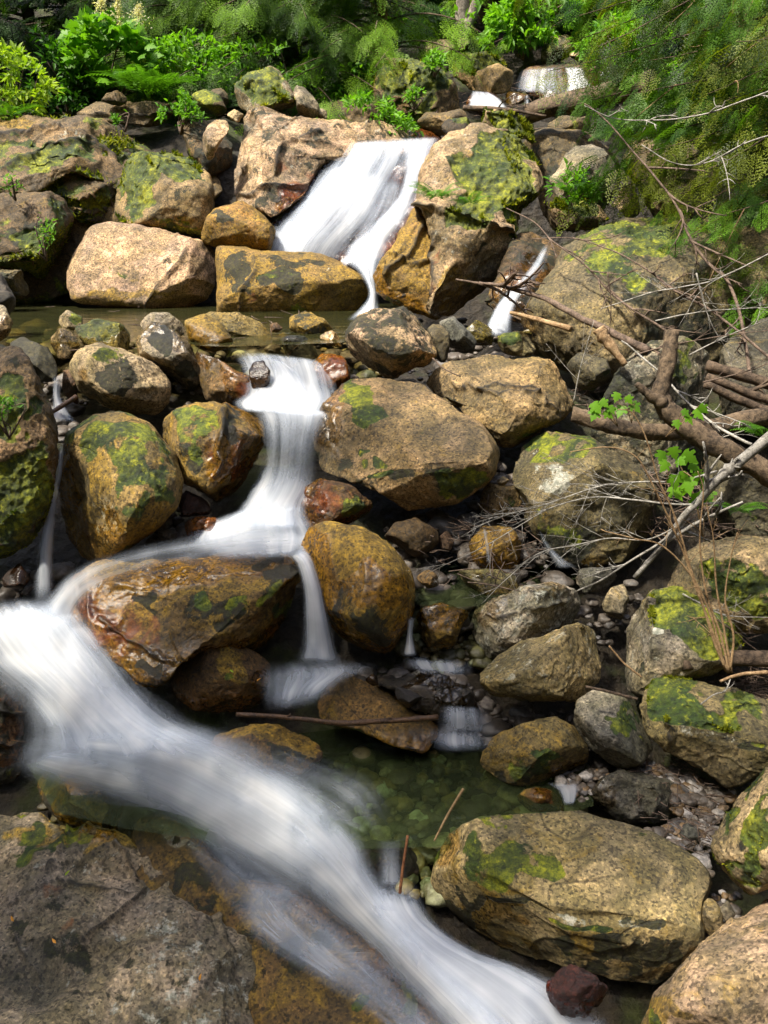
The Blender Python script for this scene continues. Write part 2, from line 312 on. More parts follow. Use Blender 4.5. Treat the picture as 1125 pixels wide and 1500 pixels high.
# ---------------------------------------------------------------- ground, hillside
def ground_z(x, y):
    z = np.interp(y, GZ_Y, GZ_Z) - .30 - .10 * sstep(14, 9, y)
    z = z - .95 * sstep(8.6, 9.4, y) * sstep(11.8, 11.2, y)
    pxx = PW / 2 + x / np.maximum(y, 1) * FPX; flat = CZ + 1.25 + np.maximum(y - 12, 0) * .05 + np.maximum(y - 23, 0) * .9
    k = sstep(640, 540, pxx) * sstep(11.6, 13.2, y); z = z * (1 - k) + np.minimum(z, flat) * k
    hw = .46 * np.maximum(y, 2.0) + .5
    z = z + np.maximum(np.abs(x) - hw - .3, 0) * 1.25  # banks steepened out of view to block low sky light
    z = z + CZ * 0 + np.maximum(-2.5 - y, 0) * 1.1  # unseen rise behind the camera, added to cut low sky light
    return z
def build_ground():
    tx = np.linspace(-1, 1, 180); X = np.sign(tx) * (np.abs(tx) ** 1.7) * 60; Yv = np.r_[np.linspace(-16, 2, 20)[:-1], np.linspace(2, 22, 170)[:-1], np.linspace(22, 80, 50)]
    XX, YY = np.meshgrid(X, Yv); x, y = XX.ravel(), YY.ravel()
    z = ground_z(x, y) + CZ * 0
    p = np.stack([x, y, z], 1); z = z + .10 * fbm(p * 1.1, 3) * np.clip(y / 6, .4, 3) + .035 * fbm(p * 5, 3)
    o = mesh('ground', np.stack([x, y, z], 1), grid_faces(len(Yv), len(X)), M['soil']); tag(o, kind='structure')
build_ground()
# ---------------------------------------------------------------- water
_w = [0]; WPTS = []
def veil(name, rows, off=.1, nu=26, nv=60, soft=(.22, .22), ends=(.12, .12), layers=2, gap=.05, dens=1., mat='water', bulge=.08, spread=.12, pow_=1., rag=.8):
    """rows: (xL, yL, xR, yR, Y, density) across the flow, first upstream; one sheet of long-exposure water, several skins deep"""
    _w[0] += 1; rows = np.array([list(r) + [np.nan] * (6 - len(r)) for r in rows], float)
    miss = np.isnan(rows[:, 4]); rows[miss, 4] = prof((rows[miss, 1] + rows[miss, 3]) / 2) - off
    rows[np.isnan(rows[:, 5]), 5] = 1
    VV, FF, DD, FL = [], [], [], []; n0 = 0
    for L in range(layers):
        Q = spline(rows, nv); u = np.linspace(0, 1, nu); ex = spread * L
        ul = -ex + u * (1 + 2 * ex)
        px = Q[:, 0:1] * (1 - ul) + Q[:, 2:3] * ul; py = Q[:, 1:2] * (1 - ul) + Q[:, 3:4] * ul
        lump = fbm(np.stack([px.ravel() / 60, py.ravel() / 90, np.full(px.size, _w[0] * 5. + L)], 1), 2).reshape(px.shape)
        Yv = Q[:, 4:5] - bulge * (1 - (2 * u[None] - 1) ** 2) * (Q[:, 4:5] / 6) + gap * (L - (layers - 1) / 2.) + .035 * lump * Q[:, 4:5] / 6
        V = at(px, py, Yv)
        mid = V[:, nu // 2]; sl = np.r_[0, np.cumsum(np.linalg.norm(np.diff(mid, axis=0), axis=1))]
        wd = np.linalg.norm(V[:, -1] - V[:, 0], axis=1).mean()
        eu = sstep(0, soft[0], u) * sstep(0, soft[1], 1 - u); tv = np.linspace(0, 1, nv); ev = sstep(0, max(ends[0], 1e-3), tv) * sstep(0, max(ends[1], 1e-3), 1 - tv)
        d = eu[None] * ev[:, None] * np.clip(Q[:, 5:6], 0, 2) * dens * (1 + rag * lump) ** pow_
        V = V.reshape(-1, 3); VV.append(V); FF.append(grid_faces(nv, nu) + n0); n0 += len(V); DD.append(np.clip(d, 0, 1).ravel())
        FL.append(np.stack([np.repeat(u[None] * wd, nv, 0).ravel() + L * 3.1 + _w[0], np.repeat(sl[:, None], nu, 1).ravel(), np.full(nu * nv, L * 7. + _w[0])], 1))
    V = np.vstack(VV); c = V.mean(0); dk = np.concatenate(DD) > .12; WPTS.append(V[dk][::9])
    o = mesh(name, V, np.vstack(FF), M[mat], None, c, True, {'dens': ('FLOAT', np.concatenate(DD)), 'flow': ('FLOAT_VECTOR', np.vstack(FL))})
    return tag(o, kind='structure')
# main waterfall: the wide fan, the jet on its right, the thin middle
veil('waterfall', [(500, 206, 606, 203, 11.6, .55), (484, 232, 600, 230, 11.35, .8), (452, 274, 574, 278, 11.0, .85), (420, 314, 548, 322, 10.7, .88), (392, 348, 512, 362, 10.5, .88), (376, 380, 492, 400, 10.4, .8)], layers=3, soft=(.34, .3), ends=(.06, .02), spread=.08, dens=.95, nv=90, nu=48, gap=.09)
veil('waterfall', [(590, 204, 645, 202, 11.5, .6), (594, 236, 632, 236, 11.15, .75), (584, 285, 611, 285, 10.6, .8), (548, 328, 596, 320, 10.2, .85), (506, 372, 566, 362, 9.85, .9), (528, 402, 552, 402, 9.45, .85), (540, 430, 553, 432, 9.1, .8), (528, 452, 554, 454, 8.85, .85), (505, 472, 556, 472, 8.6, .7)], layers=2, soft=(.35, .3), ends=(.06, .1), nv=90, nu=24)
veil('waterfall', [(560, 262, 596, 262, 11.1, .25), (540, 310, 590, 300, 10.65, .35), (510, 360, 560, 350, 10.2, .55), (490, 395, 545, 395, 9.9, .7)], layers=1, soft=(.35, .35), nv=50)
veil('waterfall', [(498, 203, 646, 199, 11.8, .35), (494, 212, 644, 207, 11.55, .6), (488, 226, 634, 226, 11.35, .3)], layers=1, soft=(.2, .15), ends=(.35, .35), nu=50, nv=20, bulge=.03)
# upper cascade, its small neighbour, the side trickle
veil('cascade', [(764, 101, 826, 97, 14.3, .6), (756, 117, 828, 117, 13.9, .9), (750, 134, 836, 140, 13.5, .7)], layers=1, soft=(.3, .3), nu=40, nv=24, bulge=.05)
veil('cascade', [(826, 98, 852, 97, 14.2, .8), (830, 117, 862, 117, 13.8, .9), (826, 150, 878, 142, 13.3, .9)], layers=1, soft=(.15, .15), nu=30, nv=24)
veil('cascade', [(884, 96, 900, 98, 14.2, .8), (878, 112, 896, 114, 13.8, .9)], layers=1, soft=(.2, .2), nu=16, nv=16)
veil('cascade', [(692, 132, 714, 134, 13.0, .6), (688, 144, 734, 146, 12.8, .95), (684, 160, 746, 162, 12.5, .95)], layers=1, soft=(.1, .1), nu=30, nv=24)
veil('cascade', [(768, 138, 776, 139, 13.0, .8), (768, 156, 777, 157, 12.8, .8)], layers=1, soft=(.25, .25), nu=10, nv=14)
veil('cascade', [(797, 356, 810, 358, 8.55, .35), (779, 388, 796, 394, 8.3, .4), (750, 420, 776, 422, 8.0, .65), (730, 443, 758, 444, 7.7, .9), (714, 474, 750, 474, 7.35, .95), (710, 494, 752, 494, 7.2, .8)], layers=2, soft=(.3, .3), spread=.05)
# cascade through the dam, its shelf and the fall below
veil('cascade', [(340, 508, 470, 526, 6.95, .22), (352, 520, 474, 536, 6.75, .38), (366, 546, 480, 562, 6.55, .6), (368, 575, 484, 586, 6.3, .9), (354, 590, 478, 602, 6.15, .95), (362, 604, 474, 614, 6.05, .5)], layers=2, soft=(.15, .15), ends=(.15, .1), nu=44, nv=60)
veil('cascade', [(392, 522, 412, 526, 6.72, .5), (398, 548, 440, 548, 6.45, .7), (380, 590, 470, 590, 6.2, .9)], layers=1, soft=(.3, .3), nu=24)
veil('cascade', [(368, 592, 476, 600, 6.12, .7), (384, 614, 470, 618, 5.98, .45), (390, 648, 460, 650, 5.85, .32), (386, 684, 458, 690, 5.75, .34), (374, 716, 452, 716, 5.65, .7), (352, 750, 440, 742, 5.5, .95), (318, 776, 448, 776, 5.3, .9)], layers=2, soft=(.22, .22), ends=(.05, .05), nu=36, nv=70)
veil('cascade', [(366, 742, 442, 736, 5.5, .5), (320, 762, 438, 756, 5.42, .95), (290, 785, 452, 782, 5.3, 1.), (300, 806, 448, 802, 5.12, .75), (330, 822, 440, 818, 5.0, .4)], layers=2, soft=(.25, .2), ends=(.15, .25), nu=40, nv=40, bulge=.03)
veil('water_film', [(442, 768, 446, 828, 5.1, .5), (370, 770, 395, 826, 5.08, .5), (280, 788, 316, 834, 5.02, .42), (200, 804, 236, 844, 4.95, .42), (140, 822, 176, 860, 4.88, .48), (104, 842, 132, 884, 4.8, .7), (80, 868, 110, 918, 4.74, .85), (52, 900, 104, 960, 4.66, .8)], layers=2, soft=(.3, .5), ends=(.12, .12), gap=.03, nu=30, nv=80, bulge=.03, rag=1.)
veil('cascade', [(440, 768, 444, 800, 5.15, .5), (370, 772, 386, 806, 5.13, .6), (290, 790, 312, 814, 5.1, .5), (215, 806, 228, 826, 5.05, .35)], layers=1, soft=(.3, .35), ends=(.15, .3), nu=20, nv=50, bulge=.02)
veil('waterfall', [(418, 812, 444, 800, 5.1, .6), (434, 826, 458, 822, 4.98, .8), (444, 860, 470, 860, 4.86, .8), (446, 900, 480, 906, 4.8, .8), (444, 945, 490, 950, 4.76, .9), (432, 975, 500, 975, 4.7, .8)], layers=2, soft=(.3, .3), nv=70)
# the thin falls on the left
veil('waterfall', [(76, 548, 94, 548, 6.25, .5), (76, 575, 90, 580, 6.1, .85), (76, 600, 102, 604, 5.95, .8), (70, 615, 115, 620, 5.85, .4)], layers=1, soft=(.3, .3))
veil('waterfall', [(84, 645, 97, 640, 5.75, .7), (80, 680, 94, 685, 5.62, .9), (70, 725, 88, 728, 5.5, .9), (56, 780, 82, 784, 5.32, .75), (50, 830, 80, 834, 5.2, .75), (44, 885, 82, 890, 5.0, .9)], layers=1, soft=(.3, .3), nv=80)
# the great white rapids on the left and the run to the bottom
veil('rapids', [(-70, 880, 84, 872, 5.0, .5), (-60, 925, 118, 905, 4.75, .95), (-35, 965, 158, 955, 4.6, 1.), (20, 1010, 200, 1010, 4.45, 1.), (58, 1055, 250, 1055, 4.3, .95), (60, 1095, 320, 1085, 4.14, .9), (40, 1135, 380, 1115, 3.98, .7)], layers=3, soft=(.36, .40), ends=(.14, .2), nu=60, nv=80, spread=.10, gap=.12, bulge=.16, rag=1.)
veil('rapids', [(-10, 1108, 60, 1068, 4.2, .5), (60, 1140, 160, 1062, 4.12, .9), (170, 1178, 285, 1070, 4.03, 1.25), (255, 1222, 380, 1108, 3.9, 1.3), (340, 1266, 466, 1166, 3.75, 1.3), (425, 1308, 520, 1228, 3.6, .95), (500, 1362, 560, 1300, 3.44, .9), (575, 1436, 632, 1382, 3.22, .8), (665, 1530, 730, 1480, 2.88, .8), (730, 1610, 790, 1565, 2.68, .8)], layers=3, soft=(.46, .40), ends=(.24, .02), nu=48, nv=120, spread=.06, gap=.07, bulge=.10, rag=.9)
veil('rapids', [(28, 1122, 62, 1098, 4.08, .5), (80, 1146, 130, 1102, 4.03, 1.), (150, 1166, 220, 1112, 3.98, 1.), (250, 1196, 330, 1142, 3.9, 1.), (340, 1240, 420, 1186, 3.76, 1.), (430, 1292, 490, 1246, 3.58, .9), (500, 1352, 540, 1320, 3.42, .6)], layers=2, soft=(.40, .45), ends=(.08, .2), nu=30, nv=60, bulge=.06, spread=.3)
veil('water_film', [(240, 1195, 330, 1215, 3.75, .2), (290, 1275, 430, 1290, 3.52, .25), (360, 1370, 540, 1370, 3.26, .26), (450, 1430, 620, 1440, 3.05, .26), (560, 1510, 690, 1510, 2.85, .25), (640, 1600, 760, 1600, 2.68, .3)], layers=1, soft=(.2, .3), ends=(.2, .05), nu=40, nv=60, rag=.6)
veil('water_film', [(300, 1240, 420, 1290, 3.48, .15), (330, 1300, 450, 1310, 3.36, .34), (345, 1340, 520, 1375, 3.24, .26), (400, 1385, 580, 1440, 3.1, .3), (500, 1450, 650, 1510, 2.88, .34), (600, 1540, 720, 1590, 2.65, .34)], layers=1, soft=(.25, .3), ends=(.2, .05), nu=30, nv=60, rag=1.4)
veil('rapids', [(300, 1108, 320, 1030, 4.3, .25), (380, 1160, 420, 1085, 4.1, .4), (460, 1215, 540, 1130, 3.95, .45), (520, 1270, 590, 1205, 3.75, .3)], layers=1, soft=(.4, .45), ends=(.3, .3), nu=30, nv=50, bulge=.02)
veil('rapids', [(536, 1292, 600, 1282, 3.55, .5), (545, 1330, 628, 1345, 3.38, .9), (570, 1375, 690, 1390, 3.22, 1.), (610, 1425, 770, 1420, 3.08, 1.), (660, 1475, 850, 1468, 2.93, .95), (720, 1540, 900, 1530, 2.75, .9), (760, 1600, 940, 1590, 2.6, .9)], layers=2, soft=(.2, .3), ends=(.15, .03), nu=44, nv=70, bulge=.05)
veil('cascade', [(546, 1228, 600, 1230, 3.72, .1), (550, 1256, 596, 1256, 3.62, .3), (548, 1300, 600, 1300, 3.5, .5)], layers=1, soft=(.42, .42), nu=24, nv=30)
# foam where the small falls land
veil('foam', [(392, 968, 500, 962, 4.72, .6), (390, 995, 540, 978, 4.62, .9), (392, 1020, 500, 1000, 4.52, .9), (395, 1046, 470, 1034, 4.42, .5)], layers=2, soft=(.42, .45), ends=(.35, .35), nu=30, nv=30, bulge=.03, rag=1.0, dens=.72)
veil('cascade', [(594, 902, 610, 902, 4.86, .7), (594, 930, 606, 932, 4.8, .85), (588, 962, 612, 962, 4.74, .85)], layers=1, soft=(.3, .3))
veil('foam', [(584, 960, 690, 966, 4.76, .5), (590, 972, 696, 980, 4.70, .85), (612, 988, 690, 994, 4.64, .4)], layers=1, soft=(.42, .45), ends=(.35, .35), nu=24, nv=20, bulge=.02, rag=1.0, dens=.72)
veil('cascade', [(642, 1032, 716, 1036, 4.45, .3), (640, 1048, 722, 1052, 4.38, .55), (636, 1070, 730, 1074, 4.34, .5)], layers=1, soft=(.4, .4), nu=30, nv=20, rag=1.4, dens=.7)
veil('foam', [(632, 1062, 724, 1064, 4.36, .5), (624, 1082, 728, 1086, 4.28, .95), (640, 1104, 716, 1102, 4.2, .5)], layers=1, soft=(.42, .45), ends=(.35, .4), nu=24, nv=20, bulge=.02, rag=1.0, dens=.72)
veil('foam', [(800, 1146, 850, 1148, 4.12, .6), (818, 1160, 848, 1160, 4.08, .9), (826, 1180, 842, 1178, 4.02, .6)], layers=1, soft=(.2, .25), nu=16, nv=16, bulge=.02, rag=1.0, dens=.72)
veil('cascade', [(788, 776, 792, 776, 5.3, .4), (796, 800, 806, 798, 5.22, .5), (806, 818, 826, 818, 5.16, .6), (815, 834, 850, 832, 5.1, .3)], layers=1, soft=(.3, .3), nu=12)
veil('cascade', [(706, 772, 712, 772, 5.28, .5), (710, 800, 718, 800, 5.22, .5), (712, 826, 722, 826, 5.18, .4)], layers=1, soft=(.3, .3), nu=10)
def pool(name, poly, z, mat):
    P = np.asarray(poly, float); w = at_z(P[:, 0], P[:, 1], z); c = w.mean(0)
    V = np.vstack([c[None], w]); n = len(P); t_ = np.linspace(0, 1, 40)[:, None]; WPTS.append(np.vstack([w[k] * (1 - t_) + w[(k + 1) % n] * t_ for k in range(n)])); i = np.arange(n)
    o = mesh(name, V, np.stack([np.zeros(n, int), 1 + i, 1 + (i + 1) % n], 1)[:, ::-1], M[mat], None, c, False); return tag(o, kind='structure')
ZP1, ZP2, ZP3 = CZ - .86, CZ - 2.95, CZ - 2.22
pool('pool_water', [(-160, 428), (120, 428), (580, 436), (590, 470), (500, 502), (330, 508), (180, 500), (60, 502), (-160, 500)], ZP1, 'upper')
pool('pool_water', [(300, 1050), (420, 985), (520, 985), (640, 1050), (760, 1058), (860, 1120), (870, 1180), (760, 1215), (640, 1240), (500, 1245), (400, 1200), (280, 1140)], ZP2, 'pool')
pool('pool_water', [(590, 850), (640, 815), (820, 815), (850, 845), (790, 868), (700, 888), (620, 890), (590, 875)], ZP3, 'pool')
pool('pool_water', [(40, 1120), (140, 1095), (330, 1150), (300, 1230), (190, 1215), (80, 1190)], CZ - 2.9, 'pool')
# ---------------------------------------------------------------- rocks
_cs = {}
def cubesphere(N):
    if N in _cs: return _cs[N]
    t = np.arange(N + 1); key = {}; vs = []; fs = []
    g = np.stack(np.meshgrid(t, t, indexing='ij'), -1).reshape(-1, 2)
    K, Fs, off = [], [], 0
    for ax in range(3):
        for s in (0, N):
            k = np.zeros((len(g), 3), int); k[:, ax] = s; k[:, (ax + 1) % 3] = g[:, 0]; k[:, (ax + 2) % 3] = g[:, 1]
            f = grid_faces(N + 1, N + 1); f = f[:, ::-1] if s == N else f
            K.append(k); Fs.append(f[:, ::-1] + off); off += len(g)
    K = np.vstack(K); Fs = np.vstack(Fs); code = K[:, 0] * 100000000 + K[:, 1] * 10000 + K[:, 2]
    _, idx, inv = np.unique(code, return_index=True, return_inverse=True)
    d = np.tan((K[idx] / N * 2 - 1) * np.pi / 4 * .96) ; d /= np.linalg.norm(d, axis=1)[:, None]
    _cs[N] = d, inv.reshape(-1)[Fs]; return _cs[N]
def radial(poly, c, sm=3.5):
    P = np.asarray(poly, float) - c; Q = np.roll(P, -1, 0); th = np.arange(720) * np.pi / 360; d = np.stack([np.cos(th), np.sin(th)], 1)
    r = np.zeros(720)
    for a, b in zip(P, Q):
        e = b - a; den = d[:, 0] * e[1] - d[:, 1] * e[0]
        with np.errstate(divide='ignore', invalid='ignore'):
            t = (a[0] * e[1] - a[1] * e[0]) / den; u = (a[0] * d[:, 1] - a[1] * d[:, 0]) / den
        ok = (np.abs(den) > 1e-9) & (t > 0) & (u >= -1e-6) & (u <= 1 + 1e-6); r[ok] = np.maximum(r[ok], t[ok])
    bad = r <= 0
    if bad.any(): r[bad] = np.interp(np.flatnonzero(bad), np.flatnonzero(~bad), r[~bad], period=720)
    k = np.exp(-.5 * (np.arange(-30, 31) / (sm * 2)) ** 2); k /= k.sum()
    return np.convolve(np.r_[r[-30:], r, r[:30]], k, 'valid')
def seg_dist(x, y, pl):
    d = np.full(x.shape, 1e9)
    for (ax, ay), (bx, by) in zip(pl[:-1], pl[1:]):
        ex, ey = bx - ax, by - ay; t = np.clip(((x - ax) * ex + (y - ay) * ey) / (ex * ex + ey * ey + 1e-9), 0, 1)
        d = np.minimum(d, np.hypot(x - ax - t * ex, y - ay - t * ey))
    return d
TINT = dict(grey=(.36, .345, .32), tan=(.40, .36, .275), pink=(.50, .42, .36), dark=(.11, .10, .09), green=(.28, .29, .17), brown=(.23, .15, .085), och=(.36, .26, .095), red=(.15, .055, .045), blue=(.23, .25, .29), pale=(.55, .49, .39), olive=(.27, .235, .10))
ROCKS = {}
from mathutils.kdtree import KDTree
def water_tree():
    pts = np.vstack(WPTS); kd = KDTree(len(pts))
    for i, p in enumerate(pts): kd.insert(p, i)
    kd.balance(); return kd
WKD = water_tree()
_k = [0]
def rock(name, label, cat, poly, tint, Y=None, th=.85, n=2.5, sm=3.5, cuts=8, rough=1., tilt=.55, moss=None, dark=0, och=None, wet=0, lich=0, rust=0, base=0.,
         b=(), cr=(), cut=(), tuft=0, ridge=(), group=None, mt=.5):
    """a closed boulder whose outline is poly (photo pixels), standing Y metres up the stream; masks say where moss, stains, painted low shade, algae, wet film lie"""
    grey = tint in ('grey', 'blue', 'dark', 'red', 'pale') or name == 'bedrock_slab'; och = (.04 if grey else .30) if och is None else och; moss = (.10 if grey else .20) if moss is None else moss
    _k[0] += 1; seed = _k[0] * 13.7
    P = np.asarray(poly, float); c0 = P.mean(0); P = c0 + (P - c0) * 1.035; c = (P.max(0) + P.min(0)) / 2; a2 = P - c; w, h = P.max(0) - P.min(0)
    # area centroid keeps the outline star shaped
    q = np.roll(P, -1, 0); cr_ = P[:, 0] * q[:, 1] - q[:, 0] * P[:, 1]; A = cr_.sum() / 2; c = ((P + q) * cr_[:, None]).sum(0) / (6 * A)
    r = radial(poly, c, sm)
    N = int(np.clip(max(w, h) * .30, 14, 120)); N = max(14, N // 8 * 8)
    d, F = cubesphere(N)
    s = np.hypot(d[:, 0], d[:, 1]); t = (s ** n + np.abs(d[:, 2]) ** n) ** (-1 / n); rho, hh = s * t, d[:, 2] * t
    ang = np.arctan2(-d[:, 1], d[:, 0]); rr = np.interp(ang % (2 * np.pi), np.arange(721) * np.pi / 360, np.r_[r, r[:1]])
    px = c[0] + rr * rho * np.cos(ang); py = c[1] + rr * rho * np.sin(ang)
    ylow = P[:, 1].min() + .8 * h
    if Y is None: Yc = prof(ylow)
    elif isinstance(Y, tuple): Yc = sum(Y) / 2
    else: Yc = Y
    T = th * .5 * min(w, h) * Yc / FPX
    if Y is None: Yc += .5 * T
    Ym = Yc + (Y[1] - Y[0]) * (py - c[1]) / h if isinstance(Y, tuple) else Yc + tilt * T * (c[1] - py) / (h / 2)
    V = at(px, py, Ym - T * hh); C = V.mean(0)
    ext = .5 * math.sqrt(w * h) * Yc / FPX; vd = -C + np.array([0, 0, CZ]); vd /= np.linalg.norm(vd)
    rg = np.random.default_rng(int(seed * 10))
    cl = [(np.array(x[0], float) / np.linalg.norm(x[0]), x[1]) for x in cut]
    while len(cl) < len(cut) + cuts:
        x = rg.normal(size=3); x /= np.linalg.norm(x)
        if x @ vd > .25: cl.append((x, rg.uniform(.74, .94)))
    for nv, qn in cl:
        dd = (V - C) @ nv; lim = np.quantile(dd, qn); ex = np.maximum(dd - lim, 0); V = V - nv * (ex * .82)[:, None]
    Nn = vnormals(V, F); ps = (V - C) / ext
    dsp = .075 * fbm(ps * 1.1 + seed, 2) + .035 * fbm(ps * 3.2 + seed + 9, 3) + .012 * fbm(ps * 10 + seed + 5, 3) + .004 * fbm(ps * 27 + seed + 5, 2)
    dsp = dsp - .030 * np.exp(-(perlin(ps * 1.3 + seed + 3) / .035) ** 2) * sstep(-.1, .3, perlin(ps * .9 + seed + 31)) - .018 * np.exp(-(perlin(ps * 2.3 + seed + 13) / .05) ** 2) * sstep(0, .3, perlin(ps * 1.1 + seed + 41))
    crev = np.zeros(len(V))
    for pl, wd, dep in cr:
        wob = 5.0 * fbm(np.stack([px, py, px * 0], 1) / 22 + seed, 2); g = np.exp(-((seg_dist(px + wob, py - wob, pl)) / (wd * .75)) ** 2); crev = np.maximum(crev, g); dsp = dsp - dep * g / ext * (hh > -.3)
    for pl, wd, dep in ridge: dsp = dsp + dep / ext * np.exp(-(seg_dist(px, py, pl) / wd) ** 2) * (hh > -.3)
    V = V + Nn * (dsp * ext * rough)[:, None]; Nn = vnormals(V, F)
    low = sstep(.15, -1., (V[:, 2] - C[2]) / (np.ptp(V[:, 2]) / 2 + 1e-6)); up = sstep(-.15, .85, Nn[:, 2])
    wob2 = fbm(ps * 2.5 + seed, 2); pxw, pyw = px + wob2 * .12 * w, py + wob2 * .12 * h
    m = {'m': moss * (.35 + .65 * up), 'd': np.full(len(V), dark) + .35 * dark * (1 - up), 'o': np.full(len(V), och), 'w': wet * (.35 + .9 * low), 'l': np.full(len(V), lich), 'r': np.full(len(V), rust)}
    m['d'] = m['d'] + base * low  # base paints shade onto the lower rock through the dark stain mask
    if Yc < 9 or wet: # a splash line: stone close to running water stays wet
        wd_ = np.array([WKD.find(p)[2] for p in V]); edge = .16 * Yc / 6; m['w'] = np.maximum(m['w'], 1.1 * sstep(edge * 1.7, edge * .35, wd_ + .05 * fbm(V * 5, 2)))
    for ch, bx, by, rx, ry, am in b:
        if ch == 'm': rx, ry, am = rx * 1.18, ry * 1.18, (am * 1.06 if am > 0 else am)
        g = sstep(1.3, .55, np.hypot((pxw - bx) / rx, (pyw - by) / ry))
        m[ch] = np.maximum(m[ch], g * am) if am > 0 else m[ch] * (1 + am * g)
    m['m'] = m['m'] + np.where(m['m'] > .05, .34 * fbm(V * 4.5 * 6 / Yc, 4), 0); m['d'] = m['d'] + np.where(m['d'] > .05, .22 * fbm(V * 5. * 6 / Yc + 9, 4), 0)
    if tuft: V = V + Nn * (sstep(mt - .12, mt + .10, m['m']) * (.016 + .014 * fbm(V * 22 * 6 / Yc, 2)) * Yc / 6)[:, None]; Nn = vnormals(V, F)
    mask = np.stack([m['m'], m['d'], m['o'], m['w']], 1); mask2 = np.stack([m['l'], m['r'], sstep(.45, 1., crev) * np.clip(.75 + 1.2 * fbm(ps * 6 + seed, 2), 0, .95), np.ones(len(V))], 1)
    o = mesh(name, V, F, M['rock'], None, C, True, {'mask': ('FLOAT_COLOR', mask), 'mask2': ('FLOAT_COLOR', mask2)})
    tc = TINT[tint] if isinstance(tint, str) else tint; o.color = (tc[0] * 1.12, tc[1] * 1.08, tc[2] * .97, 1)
    tag(o, label, cat, group, 'thing')
    if tuft:
        me_ = m['m']; fr = ((me_[F] > mt).mean(1)) * sstep(-.35, .2, Nn[F[:, 0]] @ vd) * sstep(-.5, .1, Nn[F[:, 0], 2])
        e1 = np.linalg.norm(np.cross(V[F[:, 2]] - V[F[:, 0]], V[F[:, 3]] - V[F[:, 1]]), axis=1); wgt = fr * e1
        if wgt.sum() > 0:
            fi = rg.choice(len(F), tuft, p=wgt / wgt.sum()); uv = rg.random((tuft, 2))
            a_, b_, c_, d_ = (V[F[fi, k]] for k in range(4)); u, v2 = uv[:, :1], uv[:, 1:]
            p = (a_ * (1 - u) + b_ * u) * (1 - v2) + (d_ * (1 - u) + c_ * u) * v2; nn = Nn[F[fi, 0]]
            dirn = nn * .8 + np.array([0, 0, .45]) + rg.normal(size=(tuft, 3)) * .5; dirn /= np.linalg.norm(dirn, axis=1)[:, None]
            sz = .0095 * Yc / 6 ; L = sz * rg.uniform(1.6, 3.6, (tuft, 1)); sd = np.cross(dirn, rg.normal(size=(tuft, 3))); sd /= np.linalg.norm(sd, axis=1)[:, None] + 1e-9; sd *= sz * rg.uniform(.6, 1.2, (tuft, 1))
            TV = np.stack([p - sd - nn * sz * .3, p + sd - nn * sz * .3, p + dirn * L], 1).reshape(-1, 3); TF = np.arange(tuft * 3).reshape(-1, 3)
            va = np.repeat(np.clip(.42 + .6 * fbm(p * 5, 2) + rg.normal(size=tuft) * .28, 0, 1), 3)
            mesh('moss', TV, TF, M['moss'], o, C, False, {'var': ('FLOAT', va)})
    ROCKS.setdefault(name, []).append(o)
    return o
S = 'stone'; B = 'boulder'
# ---- foreground
rock('bedrock_slab', 'huge dark grey bedrock slab with pale lichen filling the lower left foreground', 'rock slab',
     [(-160,1160),(0,1140),(37,1150),(69,1185),(91,1209),(117,1203),(165,1212),(203,1222),(267,1290),(291,1316),(325,1357),(427,1390),(480,1421),(533,1464),(590,1505),(640,1600),(400,1680),(-160,1680)],
     (.36,.335,.31), Y=(4.0,2.35), th=.2, n=3.2, cuts=3, rough=1.2, lich=.30, dark=.2, sm=1.5,
     b=[('m',40,1190,80,40,.42),('o',60,1175,100,34,.62),('o',170,1222,100,22,.6),('d',470,1440,150,22,.5),('d',560,1490,80,30,.55),('l',300,1440,130,80,.42),('l',430,1420,60,40,.46),('l',260,1490,120,40,.44),('r',100,1330,16,60,.45),('d',60,1400,90,60,.38)],
     cr=[([(95,1210),(75,1260),(60,1290)],4,.03),([(170,1230),(215,1290),(165,1345),(115,1390)],5,.03),([(-10,1330),(80,1290),(190,1300)],4,.02),([(300,1320),(340,1390),(300,1450),(270,1500)],4,.025),([(452,1420),(455,1500)],4,.03),([(20,1370),(60,1440),(40,1500)],4,.02)],
     ridge=[([(210,1290),(170,1400),(60,1460)],26,.03),([(60,1280),(200,1265),(300,1330)],18,.02)])
rock('rock_ledge', 'smooth ochre ledge under thin running water beside the grey foreground slab', 'rock ledge',
     [(203,1200),(250,1178),(340,1285),(450,1300),(540,1375),(620,1440),(680,1510),(720,1620),(480,1660),(360,1490),(260,1400),(180,1290)],
     (.22,.16,.07), Y=(3.98,2.58), th=.17, n=3.2, rough=.5, och=.46, wet=.9, dark=.22, sm=2, cuts=3, b=[('r',330,1330,50,40,.4),('d',480,1400,60,30,.45),('d',300,1310,60,30,.45),('d',420,1385,70,22,.5),('m',560,1460,60,20,.3)])
rock('rock_ledge', 'olive submerged ledge under the left edge of the white rapids', 'rock ledge',
     [(20,1120),(80,1110),(140,1118),(200,1160),(260,1215),(220,1240),(150,1225),(80,1200),(40,1165)], 'olive', Y=(4.35,3.9), th=.5, och=.55, wet=1, dark=.3, rough=.6)
rock('rock_ledge', 'layered wet brown ledge at the left edge beside the foaming water', 'rock ledge',
     [(-90,960),(0,985),(28,1010),(40,1050),(38,1090),(45,1125),(30,1150),(-90,1180)], 'brown', Y=(4.75,4.25), th=.5, och=.25, rust=.32, wet=.9, dark=.35, cr=[([(-20,1040),(40,1045)],4,.04),([(-20,1085),(40,1090)],4,.04)])
